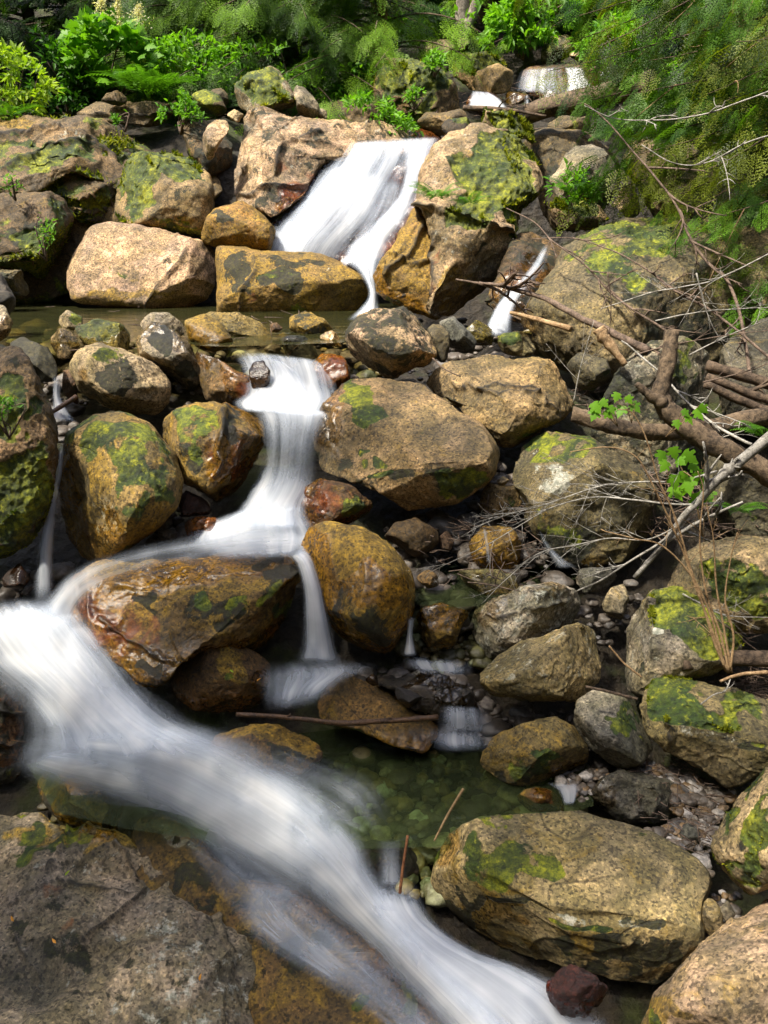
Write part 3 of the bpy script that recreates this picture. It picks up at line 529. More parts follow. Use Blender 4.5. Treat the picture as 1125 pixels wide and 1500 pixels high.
rock('boulder', 'large tan boulder with a flat mossy top and dark undercut beside the lower rapids', B,
     [(598,1305),(608,1272),(642,1226),(696,1199),(781,1191),(850,1188),(898,1202),(952,1218),(1005,1247),(1037,1274),(1043,1297),(1030,1324),(1032,1377),(1005,1420),(962,1447),(920,1440),(866,1425),(792,1410),(728,1398),(669,1382),(616,1354)],
     (.40,.365,.255), Y=3.46, th=1.0, n=2.7, cuts=1, tilt=.9, sm=2.5, rough=.5, och=.34, lich=.2,
     cut=[((.0,-.34,.94),.60),((-.1,-.97,-.05),.72),((-.75,-.4,.3),.86)],
     b=[('m',740,1225,100,28,.52),('m',660,1250,55,45,.46),('o',650,1290,60,60,.6),('o',720,1290,60,25,.55),('d',700,1350,110,28,.62),('w',690,1370,110,40,.8),('d',960,1330,50,25,.5),('d',760,1335,90,14,.5),('o',880,1390,130,50,.42),('d',930,1420,120,40,.5),('m',870,1370,60,14,.42),('l',940,1340,40,20,.5),('l',850,1345,25,30,.5)],
     ridge=[([(640,1245),(720,1275),(790,1325),(900,1320),(1000,1290)],24,.03)])
rock('boulder', 'speckled tan boulder cropped by the bottom right corner', B,
     [(930,1520),(952,1463),(1005,1409),(1058,1361),(1101,1319),(1135,1293),(1230,1270),(1280,1480),(1180,1620),(1000,1620),(925,1570)], 'pink', Y=2.95, th=.8, n=2.6, cuts=3, lich=.2, rough=.7, sm=2,
     b=[('o',960,1490,40,40,.7),('m',950,1490,22,30,.35)])
rock('boulder', 'mossy tan boulder cropped by the right edge above the corner boulder', B,
     [(1040,1244),(1045,1207),(1069,1164),(1101,1132),(1125,1114),(1190,1105),(1220,1260),(1180,1310),(1125,1300),(1090,1321),(1053,1310),(1042,1276)], 'tan', Y=3.35, th=.9, moss=.2, och=.25, n=2.5,
     b=[('m',1095,1215,45,60,.62),('m',1075,1280,30,30,.6),('m',1110,1140,25,30,.45),('d',1060,1230,20,60,.4)], tuft=9000)
rock('boulder', 'low grey green boulder with bright moss edge holding sticks at the right edge', B,
     [(932,1038),(938,1001),(957,983),(1005,988),(1064,1004),(1125,1026),(1210,1050),(1210,1110),(1130,1125),(1090,1147),(1064,1155),(1026,1125),(978,1099),(946,1072)], (.27,.25,.17), Y=4.25, th=1.0, n=2.8, cuts=2, moss=.1, och=.22, sm=2,
     cut=[((.05,-.25,.97),.66),((-.3,-.95,.1),.78)], b=[('m',975,1000,45,22,.95),('m',1030,1025,80,26,.60),('d',1100,1090,50,30,.5),('d',1010,1070,25,30,.45),('l',1060,1075,60,30,.4),('m',1115,1085,20,12,.6)], cr=[([(978,1010),(985,1060),(985,1090)],6,.05)], tuft=12000, mt=.5)
rock('boulder', 'grey boulder with a thick moss cap behind a short log on the right bank', B,
     [(891,995),(898,947),(920,899),(952,868),(989,860),(1037,873),(1074,908),(1088,945),(1070,975),(1040,990),(994,1000),(940,1019),(904,1014)], (.36,.35,.335), Y=4.75, th=.95, lich=.34, sm=2.5, cuts=4,
     b=[('m',1010,885,55,28,1.),('m',1050,925,42,38,1.),('m',985,905,18,18,-.1),('l',965,915,18,14,.75),('d',905,990,20,25,.4)], tuft=14000, mt=.55)
rock('boulder', 'wide pale boulder with scattered moss on the right bank behind the mossy one', B,
     [(888,905),(905,870),(935,845),(968,823),(1032,791),(1080,783),(1125,784),(1220,800),(1220,900),(1125,925),(1050,925),(930,915)], (.36,.315,.24), Y=5.0, th=.8, moss=.24, n=2.5, cuts=4, lich=.22, b=[('m',1080,860,60,28,.52),('m',1040,830,40,30,.46),('m',1115,880,25,25,.6)], tuft=5000)
rock('boulder', 'grey angular boulder with a small moss patch left of the bright mossy edge', B,
     [(840,1054),(850,1022),(872,1009),(920,1023),(938,1041),(952,1081),(962,1099),(936,1120),(904,1127),(866,1099),(845,1077)], (.26,.27,.265), lich=.28, cuts=7, th=1., b=[('m',925,1045,18,22,.6)], Y=4.3)
rock('boulder', 'long greenish tan boulder with pale lichen dots in the row right of the ledge', B,
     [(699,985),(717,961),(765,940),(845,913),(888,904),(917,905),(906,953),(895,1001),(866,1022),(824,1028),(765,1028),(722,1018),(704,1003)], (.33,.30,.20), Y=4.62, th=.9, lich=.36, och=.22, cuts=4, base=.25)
rock('boulder', 'light grey lichen crusted boulder, uppermost of the right bank row', B,
     [(664,934),(680,905),(717,881),(765,855),(808,851),(845,865),(870,894),(873,907),(802,930),(749,952),(706,971),(680,949)], (.34,.345,.345), Y=4.98, th=.9, lich=.42, dark=.2, cuts=7, cr=[([(690,905),(770,890),(860,895)],6,.02)])
rock('boulder', 'round olive boulder sitting at the right edge of the main pool', B,
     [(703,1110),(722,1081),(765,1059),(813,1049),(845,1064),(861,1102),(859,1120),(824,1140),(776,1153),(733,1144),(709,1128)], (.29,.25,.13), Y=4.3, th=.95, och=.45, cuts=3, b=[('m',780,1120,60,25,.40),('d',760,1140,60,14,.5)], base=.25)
rock('stone', 'flat slate grey rock beside the gravel patch', S,
     [(840,1171),(872,1145),(909,1128),(952,1129),(994,1146),(1009,1169),(990,1195),(962,1208),(920,1206),(872,1198)], (.24,.25,.26), Y=4.08, th=.9, cuts=8, cr=[([(955,1150),(975,1180),(960,1200)],4,.03)])
rock('stone', 'flat wet brown stone at the pool edge under the olive boulder', S, [(748,1173),(770,1155),(808,1149),(829,1169),(826,1189),(781,1192)], 'brown', Y=4.1, wet=.9, och=.45)
rock('stone', 'small dark slate stone lying in the gravel', S, [(993,1223),(1005,1203),(1021,1208),(1027,1228),(1016,1242),(1000,1240)], 'blue', Y=3.85)
rock('stone', 'small ochre striped stone wedged beside the corner boulder', S, [(1023,1313),(1040,1301),(1058,1335),(1062,1361),(1042,1377),(1026,1353)], 'tan', Y=3.3, och=.45, rust=.2)
rock('stone', 'tiny grey stone wedged right of the ochre striped one', S, [(1052,1320),(1068,1315),(1078,1340),(1066,1353),(1056,1341)], 'grey', Y=3.3)
rock('stone', 'wet dark red stone in the white water at the bottom', S, [(779,1452),(797,1430),(834,1415),(872,1430),(897,1455),(894,1481),(861,1490),(824,1492),(790,1476)], 'red', Y=2.87, th=1.0, wet=1., moss=0, och=0, cuts=10, rough=1.9)
rock('rock_ledge', 'dark wet ledge behind the small lower fall between slab and tan boulder', 'rock ledge', [(480,1250),(505,1232),(545,1226),(590,1228),(620,1240),(610,1290),(590,1320),(540,1330),(505,1300)], (.07,.05,.045), Y=3.85, wet=1, cuts=6, dark=.3, rough=1.5, th=.7)
# ---- middle pool
rock('boulder', 'low rounded ochre stone topped yellow in the pool beside the rapids', S, [(298,1091),(315,1063),(341,1055),(395,1057),(443,1068),(473,1091),(473,1115),(443,1136),(405,1141),(363,1131),(320,1109)], (.22,.15,.07), Y=4.4, wet=0.9, och=.35, b=[('o',390,1065,90,22,.85),('o',440,1085,40,30,.8),('d',420,1105,30,22,.55)])
rock('boulder', 'angular brown boulder with a peaked top under the long dripping boulder', B, [(238,1006),(256,968),(299,929),(331,932),(373,953),(403,968),(396,1001),(383,1045),(331,1047),(288,1042),(251,1020)], (.23,.155,.075), Y=4.68, wet=0.8, och=.3, n=2.8, cuts=4, rough=.7, sm=2, cut=[((.45,-.55,.6),.70),((-.6,-.6,.35),.72)], b=[('o',350,970,30,30,.7)])
rock('rock_slab', 'flat ochre slab under the drifted stick in the middle pool', 'rock slab', [(455,1027),(475,989),(512,985),(560,1009),(605,1039),(642,1065),(628,1100),(578,1090),(525,1068),(475,1062)], (.30,.215,.09), Y=(4.85,4.4), th=.5, n=2.8, och=.4, wet=0.7, sm=2, cuts=3, b=[('o',570,1085,60,14,.7)])
rock('rock_ledge', 'black wet ledge stone between the two pool falls', 'rock ledge', [(534,963),(548,957),(580,962),(632,983),(690,1015),(719,1049),(724,1078),(640,1085),(635,1040),(612,1040),(578,1008),(541,981)], (.08,.07,.06), Y=(4.85,4.4), th=.7, wet=1., sm=2, rough=2., cuts=8, dark=.2, och=.2)
rock('stone', 'small black wet stone lying against the ledge', S, [(571,1010),(594,1004),(621,1023),(620,1041),(589,1036)], (.05,.045,.05), Y=4.5, wet=1)
rock('stone', 'tiny dark round stone beside the ledge tip', S, [(535,995),(545,986),(555,992),(556,1003),(545,1006),(537,1003)], (.07,.05,.045), Y=4.62, wet=1)
rock('stone', 'ochre wet stone with a thin fall running off its left side', S, [(603,907),(621,888),(653,884),(687,896),(671,928),(665,960),(626,956),(607,933)], (.22,.17,.07), Y=4.98, wet=.6, och=.5, dark=.25)
rock('boulder', 'big round ochre boulder with a glossy dark belly in mid stream', B, [(438,798),(453,769),(480,763),(533,772),(576,801),(601,835),(609,880),(602,917),(576,949),(528,971),(491,965),(478,910),(462,857)], 'och', Y=5.0, th=1., och=.66, wet=0.75, n=2.3, cuts=2, rough=.7,
     b=[('d',530,920,60,40,.48),('d',500,905,20,50,.5),('w',540,860,70,30,1.),('o',530,805,80,40,.9),('r',480,900,25,40,.4)])
rock('boulder', 'long low rust and ochre boulder with green moss drips under a sheet of water', B, [(91,873),(107,844),(139,825),(213,817),(299,815),(368,804),(416,810),(441,838),(437,878),(413,933),(384,957),(341,949),(310,945),(285,960),(261,975),(235,1000),(203,998),(176,972),(139,950),(115,929),(96,908)], (.26,.19,.08), Y=4.98, th=1., n=2.9, och=.5, wet=0.95, cuts=3, sm=2, tilt=.8, cut=[((0,-.3,.95),.72)],
     b=[('r',160,900,70,60,.85),('r',120,880,40,50,.8),('d',330,870,70,45,.52),('m',335,865,40,32,.56),('d',225,860,25,22,.6),('m',410,870,22,40,.5),('d',400,850,40,60,.5),('d',210,970,25,15,.55),('o',270,830,150,22,.95),('r',390,925,40,25,.5)], cr=[([(130,895),(180,930),(240,960)],6,.025)])
rock('stone', 'small flat orange wet stone at the edge of the white shelf', S, [(250,771),(277,756),(315,757),(358,776),(320,789),(277,796),(258,785)], (.30,.17,.09), Y=5.42, wet=.6, rust=.3, och=.3)
rock('stone', 'small dark grey stone left of the flat orange stone', S, [(223,789),(235,775),(256,774),(262,789),(245,799)], 'dark', Y=5.45, wet=.5)
rock('stone', 'dark reddish wedge stone under the mossy mid stream boulder', S, [(259,727),(272,717),(318,739),(306,754),(267,757)], (.13,.06,.05), Y=5.65, wet=.8)
rock('boulder', 'wet brown boulder with a green right end under the big flat boulder', B, [(402,755),(432,723),(469,699),(512,710),(549,739),(566,763),(533,775),(480,770),(427,773)], (.20,.13,.06), Y=5.55, th=1., wet=0.9, och=.4, rust=.35, b=[('m',535,750,25,22,.6),('r',460,735,50,25,.6)])
rock('boulder', 'mossy ochre boulder left of the middle fall, brown on its wet side', B, [(232,629),(251,603),(283,590),(331,593),(368,598),(389,624),(386,675),(370,727),(325,743),(299,722),(267,706),(264,677),(245,653)], (.27,.215,.11), Y=5.9, th=1., wet=0.5, och=.5, cuts=4,
     b=[('m',285,625,45,28,.46),('d',350,625,30,40,.5),('w',350,680,45,60,1.),('r',350,690,40,50,.6),('d',290,670,30,30,.45),('m',300,660,20,25,.4)], cr=[([(330,600),(322,650),(330,700)],8,.05)])
rock('boulder', 'big egg shaped boulder streaked with green moss and a grey blue foot', B, [(81,741),(87,672),(98,635),(139,606),(181,603),(224,627),(257,667),(268,704),(257,741),(236,770),(197,797),(144,824),(112,829),(86,802)], (.31,.255,.13), Y=5.5, th=1., wet=0.45, n=2.3, cuts=3, rough=.7, och=.42,
     b=[('m',165,640,70,35,.50),('m',190,690,35,80,.46),('m',240,690,25,50,.4),('l',130,770,45,50,.42),('o',120,700,30,60,.75),('d',115,670,22,30,.35),('w',130,790,60,40,.8),('o',215,760,60,40,.7)])
rock('boulder', 'tall mossy boulder cropped by the left edge beside the thin fall', B, [(-90,505),(0,505),(27,510),(48,542),(69,595),(81,629),(80,699),(73,747),(43,797),(0,820),(-90,835)], (.32,.255,.19), Y=5.45, th=.9, moss=.25, och=.25, cuts=3,
     b=[('m',20,740,70,75,.75),('m',10,590,30,40,.6),('m',30,680,40,40,.5),('d',20,790,70,40,.55),('m',55,610,18,22,.5),('d',20,520,30,20,.5)], tuft=7000)
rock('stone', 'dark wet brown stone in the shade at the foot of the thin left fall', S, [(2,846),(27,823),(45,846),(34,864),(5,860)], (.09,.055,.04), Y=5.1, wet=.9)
rock('boulder', 'broad flat topped tan boulder in the very middle of the scene', B, [(454,645),(464,606),(496,563),(514,549),(557,547),(610,563),(664,595),(712,627),(732,661),(724,693),(687,727),(642,746),(600,746),(552,717),(507,695),(464,690)], (.345,.285,.20), Y=5.85, th=1., n=2.7, cuts=2, sm=2, rough=.7, tilt=.8, cut=[((-.1,-.45,.88),.60),((0,-.9,-.35),.8)],
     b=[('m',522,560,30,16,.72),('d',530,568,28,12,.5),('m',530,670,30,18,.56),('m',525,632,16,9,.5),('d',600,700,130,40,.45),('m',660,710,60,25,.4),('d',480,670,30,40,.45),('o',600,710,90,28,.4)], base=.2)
# ---- the dam of stones below the upper pool
rock('boulder', 'pitted pinkish boulder perched on top of the broad middle boulder', B, [(506,490),(525,465),(560,454),(605,450),(628,480),(643,512),(628,541),(594,557),(540,550),(510,537)], 'pink', Y=6.6, th=1., dark=.34, cuts=6, lich=.15, b=[('d',540,515,35,22,.52)])
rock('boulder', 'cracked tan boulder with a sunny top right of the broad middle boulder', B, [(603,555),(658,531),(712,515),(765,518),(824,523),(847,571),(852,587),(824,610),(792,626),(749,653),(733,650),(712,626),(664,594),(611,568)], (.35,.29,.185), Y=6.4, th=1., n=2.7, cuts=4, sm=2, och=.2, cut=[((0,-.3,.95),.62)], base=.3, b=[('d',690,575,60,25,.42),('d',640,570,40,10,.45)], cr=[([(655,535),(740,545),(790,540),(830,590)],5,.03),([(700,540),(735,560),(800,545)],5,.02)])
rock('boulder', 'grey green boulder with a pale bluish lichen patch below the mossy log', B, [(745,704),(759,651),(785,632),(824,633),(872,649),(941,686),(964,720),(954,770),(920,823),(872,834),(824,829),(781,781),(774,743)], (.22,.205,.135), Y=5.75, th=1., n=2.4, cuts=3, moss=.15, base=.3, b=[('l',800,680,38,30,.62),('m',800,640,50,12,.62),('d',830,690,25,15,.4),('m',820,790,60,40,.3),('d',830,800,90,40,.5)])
rock('stone', 'small tan block stone in the dark gap below the middle boulder', S, [(695,725),(712,707),(754,713),(781,723),(785,741),(754,757),(717,757),(690,743)], (.32,.26,.15), Y=5.7, th=1.1, och=.3, b=[('m',765,740,20,15,.4)])
rock('boulder', 'pale boulder with a dark moss stain, front of the dam on the left', B, [(105,539),(115,513),(144,504),(181,513),(224,534),(254,565),(254,587),(236,613),(208,615),(160,599),(121,578)], 'pale', Y=6.5, th=1., lich=.25, cuts=5, b=[('d',170,545,42,32,.6),('m',165,540,30,25,.35)])
rock('boulder', 'grey tan boulder with dark moss on its shoulder behind the pale dam boulder', B, [(201,498),(222,469),(240,472),(277,507),(293,539),(289,573),(267,586),(251,562),(229,535),(205,525)], 'grey', Y=6.75, th=1., dark=.2, lich=.25, b=[('d',232,490,22,25,.62),('d',270,560,25,25,.5)])
rock('stone', 'green lichened stone at the left of the dam', S, [(109,480),(139,465),(176,473),(201,488),(202,515),(176,522),(123,509)], 'green', Y=6.95, lich=.3, b=[('m',150,480,45,20,.48)])
rock('stone', 'grey stone with a flat top behind the dam beside the round olive one', S, [(179,475),(213,457),(245,459),(272,475),(277,501),(256,497),(229,482),(205,490)], 'grey', Y=7.1)
rock('stone', 'small pale yellow stone, leftmost on the dam crest', S, [(82,469),(99,454),(121,465),(121,480),(96,487)], 'pale', Y=7.3, b=[('m',110,465,15,10,.46)])
rock('stone', 'small grey stone below the pale yellow one', S, [(72,496),(85,480),(107,483),(119,504),(108,525),(86,525)], 'grey', Y=7.0)
rock('boulder', 'brown boulder with a wet glossy end beside the top of the cascade', B, [(279,512),(315,523),(347,542),(374,556),(370,588),(331,591),(291,589),(286,546)], (.27,.205,.12), Y=6.55, wet=.3, och=.35, b=[('w',355,570,30,25,1.),('r',358,572,25,22,.7)])
rock('stone', 'small wet brown stone parting the cascade', S, [(364,540),(372,528),(386,526),(396,544),(393,578),(371,578)], (.17,.12,.09), Y=6.36, wet=.9)
rock('boulder', 'rust coloured wet boulder right of the cascade lip', B, [(455,530),(469,514),(501,518),(514,539),(514,562),(485,572),(462,564)], (.28,.17,.07), Y=6.75, wet=.7, rust=.5, och=.45)
rock('stone', 'dark mossy flat stone at the lip of the upper pool', S, [(392,509),(421,493),(448,490),(470,504),(479,515),(453,530),(427,533),(405,522)], (.12,.115,.05), Y=7.0, dark=.4, wet=.4, moss=.3)
rock('stone', 'small cream stone beside the dark mossy lip stone', S, [(467,492),(485,484),(507,496),(506,508),(478,508)], 'pale', Y=7.1, och=.25)
rock('stone', 'smooth round olive yellow stone at the pool outlet', S, [(268,469),(299,459),(325,473),(346,504),(342,519),(304,517),(276,498)], (.34,.28,.11), Y=7.05, och=.5, rough=.6, cuts=1)
rock('rock_slab', 'low flat yellowish stone lying in the upper pool', 'rock slab', [(250,461),(288,456),(347,458),(395,480),(415,497),(347,502),(299,484)], (.33,.28,.13), Y=7.4, och=.4, th=1.1)
rock('stone', 'mossy yellow stone standing at the right end of the upper pool', S, [(415,455),(443,448),(470,464),(494,486),(480,495),(453,498),(426,485)], (.20,.17,.06), Y=7.6, och=.55, dark=.3, cuts=8)
rock('stone', 'tiny brown stone in the upper pool outlet', S, [(392,476),(405,472),(416,480),(412,488),(398,487)], 'brown', Y=7.3)
rock('boulder', 'dark wet boulder between the left edge boulder and the dam', B, [(9,501),(32,491),(69,510),(85,541),(81,557),(53,562),(30,530)], (.10,.10,.07), Y=6.5, moss=.25, wet=.3)
rock('stone', 'narrow brown stone beside the thin left fall', S, [(89,533),(104,518),(112,560),(112,606),(92,580)], 'brown', Y=6.6, wet=.4)
rock('stone', 'grey stone cropped by the left edge, lower of the pair', S, [(-30,445),(5,446),(19,475),(13,502),(-30,508)], 'grey', Y=6.9)
rock('stone', 'dark grey stone cropped by the left edge, upper of the pair', S, [(-30,402),(0,398),(17,425),(26,447),(20,475),(-30,470)], 'dark', Y=7.3)
rock('stone', 'blue grey wedge stone right of the pitted boulder', S, [(641,472),(664,463),(699,499),(692,517),(658,518),(654,491)], 'blue', Y=6.95)
rock('stone', 'narrow brown grey stone behind the pitted boulder', S, [(624,475),(645,466),(658,491),(658,530),(637,532)], (.21,.19,.14), Y=6.85)
rock('stone', 'green topped stone at the foot of the side trickle', S, [(676,487),(701,466),(734,488),(722,506),(695,508)], 'green', Y=7.1, moss=.35)
rock('stone', 'light grey green flat stone right of the side trickle', S, [(710,509),(728,491),(770,484),(801,499),(799,517),(765,523),(720,525)], (.29,.28,.2), Y=6.9, lich=.2, b=[('m',750,495,30,10,.45)])
rock('rock_slab', 'mossy flat stone under the tan broken branch', 'rock slab', [(755,489),(790,476),(820,478),(836,490),(800,498)], 'green', Y=7.25, moss=.5)
rock('stone', 'dark grey block in the debris under the broken branch', S, [(828,535),(850,514),(888,526),(900,555),(868,585),(843,569)], (.17,.165,.13), Y=6.4, moss=.2, cuts=9)
rock('boulder', 'grey mottled boulder behind the upright broken trunk', B, [(864,640),(877,587),(909,537),(952,499),(1005,494),(1034,515),(1038,576),(1030,640),(960,710),(900,690)], (.27,.27,.25), Y=6.2, lich=.34, dark=.3, cuts=5, b=[('m',1010,530,20,25,.5),('d',1015,560,25,50,.45)])
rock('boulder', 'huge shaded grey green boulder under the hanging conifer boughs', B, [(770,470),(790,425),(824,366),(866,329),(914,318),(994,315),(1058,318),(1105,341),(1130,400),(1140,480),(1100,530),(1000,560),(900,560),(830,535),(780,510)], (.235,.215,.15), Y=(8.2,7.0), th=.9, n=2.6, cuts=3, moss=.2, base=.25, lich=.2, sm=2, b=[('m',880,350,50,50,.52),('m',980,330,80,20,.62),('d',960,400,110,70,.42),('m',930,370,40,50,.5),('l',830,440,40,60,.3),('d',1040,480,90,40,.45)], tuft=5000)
rock('boulder', 'sunlit tan boulder at the right edge among dark needles', B, [(1040,400),(1062,330),(1105,310),(1190,320),(1210,420),(1150,480),(1060,465)], 'tan', Y=7.6, moss=.25, lich=.2)
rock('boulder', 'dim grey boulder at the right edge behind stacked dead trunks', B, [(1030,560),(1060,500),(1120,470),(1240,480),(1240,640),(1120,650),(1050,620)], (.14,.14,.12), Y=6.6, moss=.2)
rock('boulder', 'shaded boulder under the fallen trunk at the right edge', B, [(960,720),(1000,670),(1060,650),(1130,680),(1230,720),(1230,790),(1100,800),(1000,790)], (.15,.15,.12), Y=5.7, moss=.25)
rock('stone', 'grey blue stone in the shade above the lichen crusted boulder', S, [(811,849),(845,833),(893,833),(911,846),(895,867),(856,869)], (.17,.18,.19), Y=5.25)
rock('stone', 'small pale stone against the wide pale boulder', S, [(879,883),(893,860),(917,850),(922,878),(911,907),(887,907)], (.33,.31,.25), Y=5.1)
rock('stone', 'greenish low stone standing in the small side pool', S, [(657,849),(685,836),(728,832),(755,843),(766,859),(749,877),(706,875),(667,867)], (.25,.245,.14), Y=5.25, moss=.25, lich=.2)
rock('stone', 'small round brown stone at the edge of the side pool', S, [(609,846),(626,831),(641,841),(645,857),(626,864)], (.22,.16,.08), Y=5.2, wet=.4)
rock('stone', 'orange wet rock with a trickle of water above the side pool', S, [(678,805),(706,769),(749,775),(788,814),(794,832),(728,837),(683,823)], (.26,.14,.035), Y=5.45, wet=1, och=.7, rust=.4)
rock('stone', 'dark brown stone in the black gap under the middle boulder', S, [(560,790),(578,766),(610,757),(641,780),(643,807),(605,817)], (.14,.105,.06), Y=5.45, och=.2)
rock('stone', 'tiny dark stone left of the tan block stone', S, [(640,790),(655,776),(668,790),(660,806),(645,806)], (.15,.11,.08), Y=5.5)
rock('stone', 'tiny tan stone resting in the gap above the tan block', S, [(727,704),(738,696),(746,703),(742,712),(731,712)], 'tan', Y=5.75)
# ---- walls of the upper pool, the waterfall
rock('rock_slab', 'sunlit pink slab with a diagonal crack behind the upper pool', 'rock slab', [(94,397),(110,365),(133,331),(160,324),(229,337),(277,350),(300,354),(318,373),(320,458),(277,457),(213,452),(160,447),(105,440)], (.58,.47,.41), Y=(10.5,9.95), th=.5, n=3.6, cuts=2, rough=.6, sm=1.5, lich=.2, b=[('o',180,435,90,12,.6),('d',240,375,22,12,.35),('d',300,420,20,40,.3),('o',280,400,40,50,.35)], cr=[([(278,355),(262,385),(228,420),(213,452)],3.5,.05)])
rock('boulder', 'long low ochre boulder with black moss patches at the back of the upper pool', B, [(317,460),(319,373),(318,362),(341,361),(405,370),(469,373),(507,385),(534,405),(542,432),(530,466),(480,471),(416,466)], (.36,.27,.11), Y=(10.0,9.5), th=.7, n=3., cuts=2, rough=.6, sm=1.5, och=.52, b=[('d',415,410,45,20,.72),('m',400,405,30,14,.45),('d',350,400,22,40,.55),('r',352,440,14,40,.5),('d',430,385,60,10,.5),('d',500,420,30,25,.35),('l',470,400,40,20,.3)], cr=[([(372,375),(375,395),(352,425),(350,465)],4,.05)])
rock('boulder', 'ochre wedge boulder right of the sunlit slab', B, [(294,352),(301,318),(325,302),(352,294),(373,305),(405,334),(429,357),(429,375),(373,371),(317,364)], (.36,.25,.095), Y=10.3, th=.9, och=.5, cuts=4, b=[('d',325,320,12,10,.55)])
rock('boulder', 'rounded tan boulder with a green moss cap above the sunlit slab', B, [(160,310),(170,270),(180,240),(190,226),(213,216),(256,214),(283,227),(304,251),(313,277),(309,315),(294,349),(251,345),(213,332),(176,327)], (.34,.285,.19), Y=10.8, th=.7, n=2.6, cuts=3, moss=.44, dark=.10, b=[('m',240,232,55,22,.95),('m',190,265,25,50,.6),('d',265,285,22,18,.42),('m',200,250,40,20,.8),('o',250,335,60,18,.6)], tuft=6000)
rock('boulder', 'dark mossy sloping boulder on the left behind the tan capped boulder', B, [(-40,290),(20,262),(70,248),(141,225),(185,232),(186,256),(172,288),(167,330),(140,340),(101,320),(0,315)], (.22,.175,.11), Y=11., th=.7, dark=.2, moss=.90, och=.3, tuft=6000)
rock('boulder', 'moss covered dark boulder at the left edge above the pool', B, [(-80,285),(27,282),(80,282),(116,286),(150,315),(165,350),(150,380),(140,400),(135,436),(69,425),(43,400),(0,395),(-80,398)], (.19,.15,.10), Y=10.4, th=.8, moss=.92, dark=.22, tuft=7000, b=[('m',70,350,50,40,.72),('d',30,330,50,30,.5)])
rock('rock_ledge', 'grey mossy ledge at the left edge beside the upper pool water', 'rock ledge', [(-80,392),(30,396),(70,418),(110,425),(112,440),(60,440),(0,432),(-80,440)], (.22,.2,.14), Y=9.5, dark=.35, moss=.25)
rock('rock_slab', 'long mossy brown rock shelf along the left under the bushes', 'rock slab', [(-120,178),(0,179),(43,171),(107,171),(203,182),(277,182),(294,203),(296,232),(270,245),(197,245),(176,250),(107,252),(69,270),(40,290),(-120,290)], (.25,.20,.13), Y=(11.9,10.6), th=.4, n=3.2, cuts=2, sm=1.5, moss=.80, dark=.2, och=.25, b=[('m',255,205,40,22,.62),('l',100,200,30,14,.45),('m',40,230,60,25,.5),('o',25,180,40,8,.8),('m',130,230,40,18,.5)], cr=[([(-20,205),(80,190),(200,200),(280,190)],5,.06),([(0,250),(70,215),(150,200)],5,.05)], tuft=6000)
rock('rock_slab', 'layered flat rock shelf behind the long mossy shelf', 'rock slab', [(113,166),(131,150),(171,148),(240,153),(283,158),(309,160),(301,178),(290,192),(213,186),(128,178)], (.27,.225,.15), Y=12.6, th=.8, moss=.25, cr=[([(115,166),(200,166),(300,172)],3,.05)])
rock('stone', 'rounded mossy stone sitting on the layered shelf', S, [(146,150),(155,138),(171,133),(188,140),(193,152),(170,156)], (.26,.2,.12), Y=12.4, moss=.4)
rock('rock_slab', 'leaning pointed block left of the waterfall headwall', 'rock slab', [(289,226),(300,195),(304,181),(315,167),(333,175),(337,187),(322,210),(310,238),(299,238)], 'pink', Y=11.0, th=.9, lich=.3, cuts=7)
rock('stone', 'pale stone wedged behind the leaning block', S, [(331,165),(344,160),(359,168),(353,180),(336,175)], 'pale', Y=11.8)
rock('stone', 'moss topped stone on the shelf left of the big mossy back boulder', S, [(279,136),(299,131),(321,140),(332,160),(321,173),(299,167),(282,153)], (.3,.24,.15), Y=12.2, moss=.5, b=[('m',303,140,25,14,.9)])
rock('stone', 'narrow upright dark stone behind the moss topped stone', S, [(307,133),(323,126),(334,136),(337,159),(325,158),(318,141)], (.2,.17,.1), Y=12.6, moss=.35)
rock('boulder', 'tall pale boulder with a yellow moss crown standing on the headwall', B, [(346,135),(349,119),(368,102),(392,95),(408,103),(424,125),(433,147),(433,168),(405,172),(368,169),(348,162)], (.33,.30,.24), Y=12.3, th=.9, lich=.4, cuts=5, b=[('m',380,120,34,25,.8),('m',408,135,18,25,.55),('m',425,155,12,14,.5)], tuft=5000)
rock('stone', 'upright grey stone right of the moss crowned boulder', S, [(428,130),(433,124),(446,124),(459,141),(468,160),(467,175),(440,174),(433,155)], 'grey', Y=12.2, lich=.25, b=[('d',445,150,10,18,.5)])
rock('stone', 'small pale stone tucked beside the upright grey stone', S, [(463,165),(470,157),(480,163),(478,175),(466,176)], 'pale', Y=12.3)
rock('rock_slab', 'broad pinkish headwall slab left of the main waterfall', 'rock slab', [(308,250),(320,222),(340,190),(355,168),(373,164),(405,168),(453,171),(533,179),(600,187),(645,194),(642,206),(590,210),(530,210),(500,216),(480,228),(461,252),(450,285),(424,303),(398,320),(370,306),(320,292),(309,269)], (.46,.38,.32), Y=(12.1,10.7), th=.5, n=3., cuts=2, sm=1.2, lich=.34, tilt=.8, dark=.26,
     b=[('r',440,280,40,40,.7),('d',460,230,25,20,.5),('m',452,225,25,14,.42),('w',440,290,40,40,.8),('d',350,255,40,30,.3),('d',560,196,80,8,.4),('o',430,300,30,20,.6)], cr=[([(400,250),(420,210),(470,190)],6,.08),([(312,268),(360,280),(400,268),(450,262)],4,.05)], ridge=[([(360,180),(375,230),(400,250)],14,.1),([(420,205),(480,185)],10,.08)])
